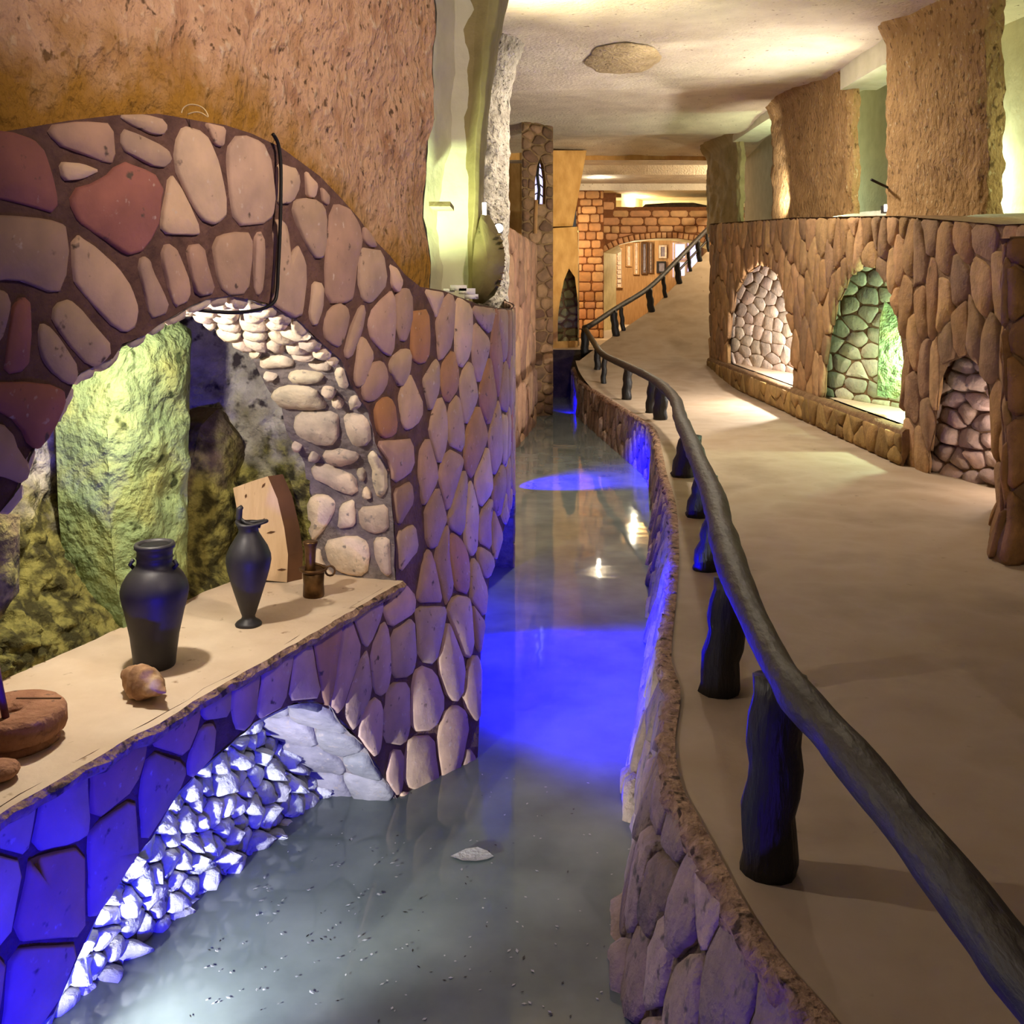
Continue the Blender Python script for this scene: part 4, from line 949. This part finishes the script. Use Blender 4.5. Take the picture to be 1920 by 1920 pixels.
# ================================================================== CEILING
def CE(a, b):
    x = -3+8.3*a; Y = .8+21.4*b; z = 4.28+.016*(Y-8)+.07*math.sin((Y-9.5)*1.25+.25*x)*sm(10, 13, Y)+.05*fb((x, Y, 0), .7, 2)+.012*fb((x, Y, 5), 6, 2)
    z -= .35*sm(3.3, 4.3, x)*0; return Vector((x, Y, z))
ceiling = grid('ceiling', CE, 70, 160, M['ceil'], flip=True); tag(ceiling, 'wavy cream plaster vault over the walkway and canal', kind='structure')
cp = MB(); c0 = Vector((1.32, 11.9, 0)); vv = []
for i in range(28):
    a = 2*math.pi*i/28; r_ = 1+.14*fb((math.cos(a)*2, math.sin(a)*2, 1), 1, 2)
    x, y = c0.x+.44*r_*math.cos(a), c0.y+.62*r_*math.sin(a); z = CE((x+3)/8.3, (y-.8)/21.4).z; vv.append(Vector((x, y, z-.012))); 
vv2 = [c0+(v-c0)*.86 for v in vv]; vv2 = [Vector((v.x, v.y, a.z-.03)) for v, a in zip(vv2, vv)]
ctr = Vector((c0.x, c0.y, sum(v.z for v in vv)/28-.035))
cp.add(vv+vv2+[ctr], [((i+1) % 28, i, 28+i, 28+(i+1) % 28) for i in range(28)]+[(28+(i+1) % 28, 28+i, 56) for i in range(28)])
cp.build('ceiling_shade_patch', M['shade_patch'], ceiling)

# ================================================================== FAR HALL
wb = empty('wall_back'); tag(wb, 'orange brick wall with a wide low arch at the end of the passage', kind='structure')
YB = 28.0
def BWm(u, z, h): return Vector((u, YB-h, z))
bx = lambda px: (px-CX)/F*YB
bz = lambda py: CH-(py-CY)/F*YB
archp = [(bx(1131), .2), (bx(1131), bz(474)), (bx(1142), bz(468)), (bx(1160), bz(459)), (bx(1190), bz(451)), (bx(1230), bz(447)), (bx(1270), bz(447)), (bx(1310), bz(453)), (bx(1345), bz(466)), (bx(1370), bz(480)), (bx(1370), .2)]
bout = [(bx(1080), .2), (bx(1420), .2), (bx(1420), bz(388)), (bx(1155), bz(388)), (bx(1155), bz(335)), (bx(1080), bz(335))]
sheet('mortar', bout, [archp], .2, BWm, M['brickmortar'], wb)
BRK = [rgb(208,164,118), rgb(194,148,104), rgb(216,174,128), rgb(200,152,110)]
seeds_b = []; z = .35; row = 0
while z < bz(340):
    hgt = .19+.05*R(); x = bx(1080)-R()*.3
    while x < bx(1420):
        wdt = .2+.25*R() if z < bz(425) else .35+.35*R()
        c = [(x+.015, z+.014), (x+wdt-.015, z+.014+U(-.01, .01)), (x+wdt-.015, z+hgt-.014), (x+.015, z+hgt-.014+U(-.01, .01))]
        cc = (x+wdt/2, z+hgt/2); d_ = .0
        for i in range(1, len(archp)-2):
            (xa, za), (xb, zb_) = archp[i], archp[i+1]
            if c and xa <= cc[0] < xb: sl_ = (zb_-za)/(xb-xa); c = clip(c, (sl_, -1), sl_*xa-(za+.19)) if z < 4 else c
        if archp[1][0] <= cc[0] and z < archp[1][1]-.1: c = []
        elif cc[0] < archp[1][0]: c = clip(c, (1, 0), archp[1][0]-.01)
        c = [(max(bx(1080), a), b) for a, b in c]
        if len(c) > 2 and abs(area(c)) > .008 and all(inpoly(p, [(a, b+.01 if b > 1 else b) for a, b in bout]) or p[0] <= bx(1080)+.001 for p in c): stone(c, BWm, M['brick'], wb, h=.025, col=pick(BRK), it=1, name='brick', dome=.05)
        x += wdt
    z += hgt
vx = [p for p in archp[1:-1]]
vd = dense(vx, .135, False)
for i in range(len(vd)-1):
    (xa, za), (xb, zb_) = vd[i], vd[i+1]; dx, dz = xb-xa, zb_-za; l = math.hypot(dx, dz); nx, nz_ = -dz/l, dx/l
    c = [(xa+dx*.1+nx*.01, za+dz*.1+nz_*.01), (xb-dx*.1+nx*.01, zb_-dz*.1+nz_*.01), (xb-dx*.1+nx*.16, zb_-dz*.1+nz_*.16), (xa+dx*.1+nx*.16, za+dz*.1+nz_*.16)]
    stone(c, BWm, M['brick'], wb, h=.035, col=pick(BRK), it=0, name='brick', dome=.05)
A_ = [BWm(u, z, 0) for u, z in archp[:-1]]; B_ = [Vector((p.x+.48*(p.x < bx(1150)), p.y+1.2, p.z)) for p in A_]
rvm = MB(); k = len(A_); rvm.add(A_+B_, [(i, i+1, k+i+1, k+i) for i in range(k-1)]); rvm.build('arch_soffit', M['cream'], wb, smooth=False)
obj('upper_ledge', [BWm(bx(1155), bz(388), 0), BWm(bx(1420), bz(388), 0), BWm(bx(1420), bz(388), -1.6), BWm(bx(1155), bz(388), -1.6)], [(0, 1, 2, 3)], M['gold'], wb)
# upper bright room seen over the wall
ur = MB(); Y2 = 30.5; q = lambda px, py, Y=Y2: at_y(px, py, Y)
ur.add([q(1150, 395), q(1420, 395), q(1420, 300), q(1150, 300)], [(0, 1, 2, 3)]); ur.build('upper_back', M['cream'], wb, smooth=False)
us = MB(); us.add([at_y(1165, 395, 28.2), at_y(1165, 332, 28.2), at_y(1205, 345, 30.5), at_y(1205, 395, 30.5)], [(0, 1, 2, 3)]); us.build('upper_side', M['cream'], wb, smooth=False)
fb1 = MB(); c_ = [(1200, 392), (1210, 383), (1260, 380), (1300, 380), (1330, 386), (1345, 394)]
fb1.add([at_y(px, py, 28.5) for px, py in c_]+[at_y(px, py, 29.2) for px, py in c_], [(i, i+1, 7+i, 6+i) for i in range(5)]+[tuple(range(6))]); fb1.build('parapet', M['darkwall'], wb, smooth=False)
# ceiling steps of the far hall
fc = empty('ceiling_far'); tag(fc, 'stepped lower ceilings of the far hall', kind='structure')
cs = [(22.2, 274, 281), (23.6, 300, 300), (25.2, 322, 318), (27.2, 340, 338)]
prev = None
def band(Y0, py0, Y1, py1, m_, nm):
    a, b = at_y(1015, py0, Y0), at_y(1015, py1, Y1); obj(nm, [(-1, Y0, a.z), (9.5, Y0, a.z), (9.5, Y1, b.z), (-1, Y1, b.z)], [(0, 1, 2, 3)], m_, fc, smooth=False)
def step(Y0, z0, Y1, z1, m_, nm): obj(nm, [(-1, Y0, z0), (9.5, Y0, z0), (9.5, Y1, z1), (-1, Y1, z1)], [(0, 1, 2, 3)], m_, fc, smooth=False)
grid('beam_face', lambda a, b: Vector((-1+10.5*a, 22.0-.04*fb((a*14, b*2, 0), 1, 3), 4.37+.38*b+.03*fb((a*9, 0, 0), 1, 2)*(1-b))), 60, 4, M['gold'], fc)
step(22.0, 4.37, 22.9, 4.37, M['ceil'], 'beam_underside'); step(22.9, 4.37, 22.9, 4.62, M['gold'], 'beam_back')
step(22.9, 4.62, 25.0, 4.62, M['ceil'], 'vault'); step(25.0, 4.62, 25.0, 4.38, M['ceil'], 'step_face'); step(25.0, 4.38, 27.2, 4.38, M['ceil'], 'vault')
step(27.2, 4.38, 27.2, 4.20, M['ceil'], 'step_face'); step(27.2, 4.20, 31, 4.20, M['cream'], 'vault')
# brick pillar left of the arch
bpil = empty('wall_back_pillar'); tag(bpil, 'rough orange brick pillar left of the far arch', kind='structure')
fp_, lp_ = plane_map((at_y(1082, 0, 24.4).x, 24.4), (at_y(1132, 0, 24.4).x, 24.4))
opz = [(0, .3), (lp_, .3), (lp_, zz(357, 24.4)), (0, zz(357, 24.4))]
sheet('mortar', opz, [], .3, fp_, M['brickmortar'], bpil)
z = .38
while z < opz[2][1]-.15:
    hgt = .17+.1*R(); x = .01-R()*.15
    while x < lp_-.08:
        wdt = min(.18+.2*R(), lp_-x); x0 = max(.01, x); stone([(x0+.012, z+.012), (x+wdt-.012, z+.012), (x+wdt-.012, z+hgt-.012), (x0+.012, z+hgt-.012)], fp_, M['brick'], bpil, h=.03, col=pick(BRK), it=1, name='brick', dome=.05) if x+wdt-x0 > .08 else None
        x += wdt
    z += hgt
obj('pillar_side', [(fp_(lp_, .3, 0)), fp_(lp_, opz[2][1], 0), fp_(lp_, opz[2][1], -.6), fp_(lp_, .3, -.6)], [(0, 1, 2, 3)], M['brickmortar'], bpil, smooth=False)
# display wall behind the arch
dw = obj('wall_display', [at_y(1120, 640, 32), at_y(1400, 640, 32), at_y(1400, 420, 32), at_y(1120, 420, 32)], [(0, 1, 2, 3)], M['woodpanel'], smooth=False); tag(dw, 'wood panelled display wall seen through the far arch', kind='structure')
def panel(px0, py0, px1, py1, m_, frame, label, cat, Y=31.97, bars=0, name='wall_hanging', grp=None, cells_=None):
    r_ = empty(name, at_y((px0+px1)/2, py1, Y)); tag(r_, label, cat, grp)
    a, b = at_y(px0, py1, Y), at_y(px1, py0, Y)
    MB().box((a.x, Y-.06, a.z), (b.x, Y+.04, b.z)).build('panel', m_, r_, smooth=False)
    fw = .05; f_ = MB(); f_.box((a.x, Y-.1, a.z), (a.x+fw, Y-.061, b.z)); f_.box((b.x-fw, Y-.1, a.z), (b.x, Y-.061, b.z)); f_.box((a.x+fw, Y-.1, a.z), (b.x-fw, Y-.061, a.z+fw)); f_.box((a.x+fw, Y-.1, b.z-fw), (b.x-fw, Y-.061, b.z)); f_.build('frame', frame, r_, smooth=False)
    for i in range(bars):
        zc = a.z+(b.z-a.z)*(i+.5)/bars; MB().box((a.x+fw+.02, Y-.12, zc-.05), (b.x-fw-.02, Y-.062, zc+.05)).build('exhibit', cells_ or M['shelfitem'], r_, smooth=False)
panel(1153, 464, 1168, 540, M['shelfitem'], M['woodpanel'], 'tall narrow pale rack of small exhibits behind the arch jamb', 'rack', bars=9, name='exhibit_rack')
panel(1173, 460, 1184, 500, M['shelfitem'], M['woodpanel'], 'short narrow pale strip panel beside the tall rack', 'panel', bars=4)
panel(1187, 455, 1198, 515, M['shelfitem'], M['woodpanel'], 'strip of round pale exhibits hung on the wood wall', 'rack', bars=7, name='exhibit_rack')
panel(1202, 455, 1213, 514, M['greyitem'], M['wood_dark'], 'dark grey hanging panel under the arch crown', 'panel', bars=3, cells_=M['greyitem'])
panel(1215, 455, 1224, 512, M['greyitem'], M['wood_dark'], 'grey hanging strip with a row of white plates', 'rack', bars=8, name='exhibit_rack')
panel(1235, 460, 1249, 484, M['greyitem'], M['shelfitem'], 'small grey framed picture above the black case', 'picture', name='framed_picture')
panel(1231, 490, 1248, 512, M['greyitem'], M['frameblack'], 'small black framed case below the grey picture', 'case', name='display_case')
panel(1262, 455, 1286, 486, M['screen'], M['shelfitem'], 'pale violet lit glass case at the right of the arch', 'case', name='display_case')
panel(1262, 489, 1286, 520, M['screen'], M['shelfitem'], 'lower violet lit glass case behind the railing', 'case', name='display_case')
panel(1290, 452, 1312, 520, M['screen'], M['shelfitem'], 'rightmost white violet lit window case partly behind the railing', 'case', name='display_case')
lamp('hall_far_lamp', 'POINT', (6.4, 24.2, 4.0), 420, (1, .84, .58), radius=.1)
lamp('hall_far_lamp', 'POINT', (3.6, 30.2, 2.6), 190, (1, .84, .56), radius=.1)
lamp('upper_room_lamp', 'POINT', at_y(1187, 372, 29.2), 280, (1, .90, .66), radius=.03)
lamp('step_lamp', 'POINT', at_y(1124, 340, 25.6), 40, (1, .92, .74), radius=.025)
lamp('landing_lamp', 'POINT', (.95, 22.95, 2.6), 90, (1, .72, .38), radius=.08)

# ================================================================== THINGS ON THE LEDGE
def jar1():
    b = at_z(290, 1248, ZL); s = b.y/F; root = empty('black_jar', b); tag(root, 'tall wide-mouthed black jar with tiny shoulder lugs on the ledge', 'jar')
    P = [(0, .0), (36, 0), (37.5, 3), (39, 20), (44, 60), (52, 100), (58, 125), (61, 140), (61, 148), (58, 160), (50, 175), (40, 186), (34, 192), (32, 198), (32, 206), (34, 208), (32, 211), (32, 222), (36, 226), (37, 231), (35, 235), (31, 235), (28, 230), (27, 215), (30, 200)]
    P = [(r*s*1.01, z*s*.98) for r, z in P]
    m_ = MB(); m_.lathe(P, b, 44); m_.build('body', M['pot'], root)
    m_ = MB(); m_.lathe([(26.5*s, 226*s), (26.5*s, 180*s), (0.1*s, 170*s)], b, 30); m_.build('mouth', M['pot_in'], root)
    for sg in (-1, 1):
        c = b+Vector((sg*37*s, -.3*s*20, 192*s)); MB().tube([c+Vector((0, 0, -8*s)), c+Vector((sg*7*s, 0, -1*s)), c+Vector((sg*1*s, 0, 8*s))], 4*s, 8).build('lug', M['pot'], root)
def jar2():
    b = at_z(466, 1172, ZL); s = b.y/F; root = empty('black_ewer', b); tag(root, 'slender black ewer with broken handle and pinched lip beside the board', 'ewer')
    P = [(0, 0), (24, 0), (25, 3), (22, 7), (13, 13), (12, 18), (15, 26), (22, 48), (32, 80), (39, 105), (42, 122), (41, 132), (35, 148), (25, 164), (19, 174), (18, 180), (22, 188), (24, 192), (19, 189), (15, 178)]
    MB().lathe([(r*s, z*s) for r, z in P], b, 40).build('body', M['pot'], root)
    c = b+Vector((2*s, 0, 192*s)); v = []; n_ = 24
    for i in range(n_):
        a = 2*math.pi*i/n_; st_ = 1+.35*max(0, math.cos(a))**3; v.append(c+Vector((24*s*st_*math.cos(a), 18*s*math.sin(a), 3*s*math.cos(a*2))))
    MB().tube(v+[v[0]], 3.2*s, 8, cap=False).build('lip', M['pot'], root)
    h = b+Vector((-17*s, 0, 188*s)); MB().tube([h+Vector((2*s, 0, -6*s)), h+Vector((-1*s, 0, 12*s)), h+Vector((0, 0, 30*s)), h+Vector((5*s, 0, 34*s))], [5*s, 6*s, 6*s, 4*s], 10).build('handle_stub', M['pot'], root)
    MB().tube([h+Vector((2*s, 0, 12*s)), h+Vector((12*s, -2*s, 4*s)), h+Vector((40*s, -3*s, -2*s))], [3*s, 3*s, 4*s], 8).build('spout', M['pot'], root)
jar1(); jar2()
def mill_lamp():
    b = at_z(588, 1118, ZL); s = b.y/F; root = empty('brass_grinder', b); tag(root, 'small tarnished brass grinder with flared collar and ring handle near the wall corner', 'grinder')
    MB().lathe([(0, 0), (19, 0), (20, 3), (19, 25), (20, 46), (20, 48)], (0, 0, 0), 28)
    MB().lathe([(r*s, z*s) for r, z in [(0.5, 0), (19, 0), (20, 3), (19, 25), (20, 44), (18, 46), (1, 47)]], b, 28).build('body', M['brass'], root)
    MB().lathe([(r*s, z*s) for r, z in [(18, 44), (26, 50), (27, 53), (24, 54), (16, 48)]], b, 28).build('collar', M['brass'], root)
    MB().lathe([(r*s, z*s) for r, z in [(11, 46), (9, 60), (10, 78), (11, 92), (14, 99), (14, 103), (10, 104), (1, 102)]], b-Vector((6*s, 0, 0)), 24).build('neck', M['brass'], root)
    MB().tube([b+Vector((0, 0, 62*s)), b+Vector((14*s, 0, 58*s)), b+Vector((24*s, 0, 50*s))], 2.5*s, 8).build('handle', M['brass'], root)
    c = b+Vector((30*s, 6*s, 46*s)); MB().tube([c+Vector((9*s*math.cos(a*.52), 0, 9*s*math.sin(a*.52))) for a in range(13)], 2*s, 6, cap=False).build('ring', M['brass'], root)
mill_lamp()
bp0 = [(437,915),(470,903),(502,893),(520,935),(533,990),(540,1040),(538,1092),(497,1088),(470,1085),(452,1000)]
base = at_z(520, 1093, ZL); fpz = [at_y(px, py, base.y+.05*(1093-py)/200) for px, py in bp0]; k = len(bp0); bd = MB()
bd.add(fpz, [tuple(range(k))]); root = empty('leaning_board', base); tag(root, 'pale wooden board with dark knots leaning against the arch jamb', 'board')
bd.build('face', M['wood'], root, smooth=False); off_ = Vector((.055, .05, 0)); e = MB(); e.add(fpz+[p+off_ for p in fpz], [(i, (i+1) % k, k+(i+1) % k, k+i) for i in range(k)]+[tuple(range(2*k-1, k-1, -1))]); e.build('edge', M['wood_dark'], root, smooth=False)
kn = MB()
for (px, py, a, l) in [(461,930,.2,9),(494,910,.6,12),(495,975,.1,8),(508,998,1.4,18),(528,1068,1.5,18)]:
    p = at_y(px, py, base.y+.05*(1093-py)/200-.004); s = base.y/F; ex = Vector((math.sin(a), 0, math.cos(a)))*l*.5*s; ey = Vector((math.cos(a), 0, -math.sin(a)))*2.2*s
    MB().add([p-ex, p+ey, p+ex, p-ey], [(0, 1, 2, 3)]).build('knot', M['wood_dark'], root, smooth=False)
# shell-like stone
c = at_z(272, 1310, ZL); s = c.y/F; sv = []; nu_, nv_ = 28, 16; ax = Vector((.75, -.62, 0)).normalized(); ay = Vector((.62, .75, 0)); az = Vector((0, 0, 1))
for i in range(nu_+1):
    t = i/nu_; r_ = (math.sin(math.pi*min(1, t*.98+.02))**.6)*(.052 if t < .55 else .052*(1-(t-.55)*1.3)); r_ *= 1+.10*math.sin(t*34)
    for j in range(nv_):
        a = 2*math.pi*j/nv_; p = c+Vector((0, 0, .05))+ax*(t-.5)*.235+(ay*math.cos(a)*1.05+az*math.sin(a)*.95)*r_*(1+.12*math.sin(a*3+t*5)); sv.append(p+Vector((fb(p, 30, 2), fb(p+Vector((3, 0, 0)), 30, 2), 0))*.004)
sf = [(i*nv_+j, i*nv_+(j+1) % nv_, (i+1)*nv_+(j+1) % nv_, (i+1)*nv_+j) for i in range(nu_) for j in range(nv_)]
tag(obj('shell_stone', sv, sf, M['shell'], loc=c), 'lumpy ribbed tan shell lying in front of the tall jar', 'shell')
# millstones at the left edge
c = at_z(22, 1330, .445); c.z = 0; root = empty('millstone', (c.x, c.y, ZL)); tag(root, 'round brown hand millstone with centre hole at the left ledge end', 'millstone')
def disc(r, z0, z1, hole, nm, jit):
    m_ = MB(); n_ = 44; prof = [(hole, z0), (r*.97, z0), (r*1.01, z0+(z1-z0)*.3), (r, z1-.012), (r*.95, z1), (hole+.012, z1), (hole, z1-.012)]; v = []
    for i in range(n_):
        a = 2*math.pi*i/n_
        for q_, z_ in prof:
            e = 1+jit*fb((math.cos(a)*2, math.sin(a)*2, z_*9), 1.5, 3)*(q_ > hole+.02); v.append(Vector((c.x+q_*e*math.cos(a), c.y+q_*e*math.sin(a), z_)))
    k = len(prof); m_.add(v, [(i*k+j, ((i+1) % n_)*k+j, ((i+1) % n_)*k+(j+1) % k, i*k+(j+1) % k) for i in range(n_) for j in range(k)]); return m_.build(nm, M['mill'], root)
disc(.125, ZL, ZL+.03, .02, 'lower_stone', .06); disc(.142, ZL+.032, ZL+.098, .020, 'upper_stone', .05)
gv = MB(); gv.box((c.x-.02, c.y+.065, ZL+.0955), (c.x+.11, c.y+.071, ZL+.1005)); gv.build('groove', M['wood_dark'], root, smooth=False)
MB().tube([at_y(12, 1352, c.y-.06), at_y(-2, 1282, c.y-.07), at_y(-14, 1215, c.y-.08)], .010, 10).build('turning_stick', mat('violet_stick', [rgb(86,48,66), rgb(104,60,78)], 8, .6, .2), root)
c = at_z(-4, 1462, ZL); v = []
for i in range(13):
    for j in range(20):
        a, b = math.pi*i/12, 2*math.pi*j/20; d = Vector((math.sin(a)*math.cos(b), math.sin(a)*math.sin(b), math.cos(a))); v.append(c+Vector((d.x*.055, d.y*.05, .024+d.z*.026))*1.0+d*.003*fb(d, 2, 2))
tag(obj('pebble', v, [(i*20+j, i*20+(j+1) % 20, (i+1)*20+(j+1) % 20, (i+1)*20+j) for i in range(12) for j in range(20)], M['mill'], loc=c), 'smooth flat brown pebble cut by the left frame edge on the ledge', 'stone')
# cable and wire on the wall
cp_ = [LW(*luv(px, py), .03) for px, py in [(498,252),(508,270),(513,310),(513,380),(511,450),(508,510),(506,545)]]
cp_ += [LW(*luv(500, 566), .03), LW(*luv(480, 580), .02), LW(*luv(440, 586), 0.0), LW(*luv(400, 582), -.05), LW(*luv(365, 572), -.1)]
tag(MB().tube(cr(cp_, 5), .0065, 8).build('hanging_cable', M['cable']), 'thin black cable hanging over the stone arch', 'cable')
wp = [at_y(px, py, 3.15) for px, py in [(340,212),(344,202),(356,196),(372,198),(384,206),(390,219),(378,212),(366,210),(352,214)]]
tag(MB().tube(cr(wp, 5), .0022, 6).build('wire_loop', M['wire']), 'small curled pale wire on top of the arch wall', 'wire')
# floodlights by the far left pillar
for (px, py, Y, sz, lb) in ((899, 393, 6.2, .042, 'square white floodlight on top of the scalloped fin'), (935, 428, 10.2, .05, 'round white floodlight at the foot of the rough grey pillar')):
    p = at_y(px, py, Y); r_ = empty('flood_lamp', p); tag(r_, lb, 'lamp')
    MB().box(p+Vector((-sz*.8, .004, -sz)), p+Vector((sz*.8, .05, sz))).build('housing', M['housing'], r_, smooth=False)
    if sz < .045: MB().box(p+Vector((-sz, -.01, -sz)), p+Vector((sz, .003, sz))).build('lens', M['glow'], r_, smooth=False)
    else: MB().tube([p, p+Vector((0, -.02, 0))], sz*.9, 16).build('lens', M['glow'], r_, smooth=False)
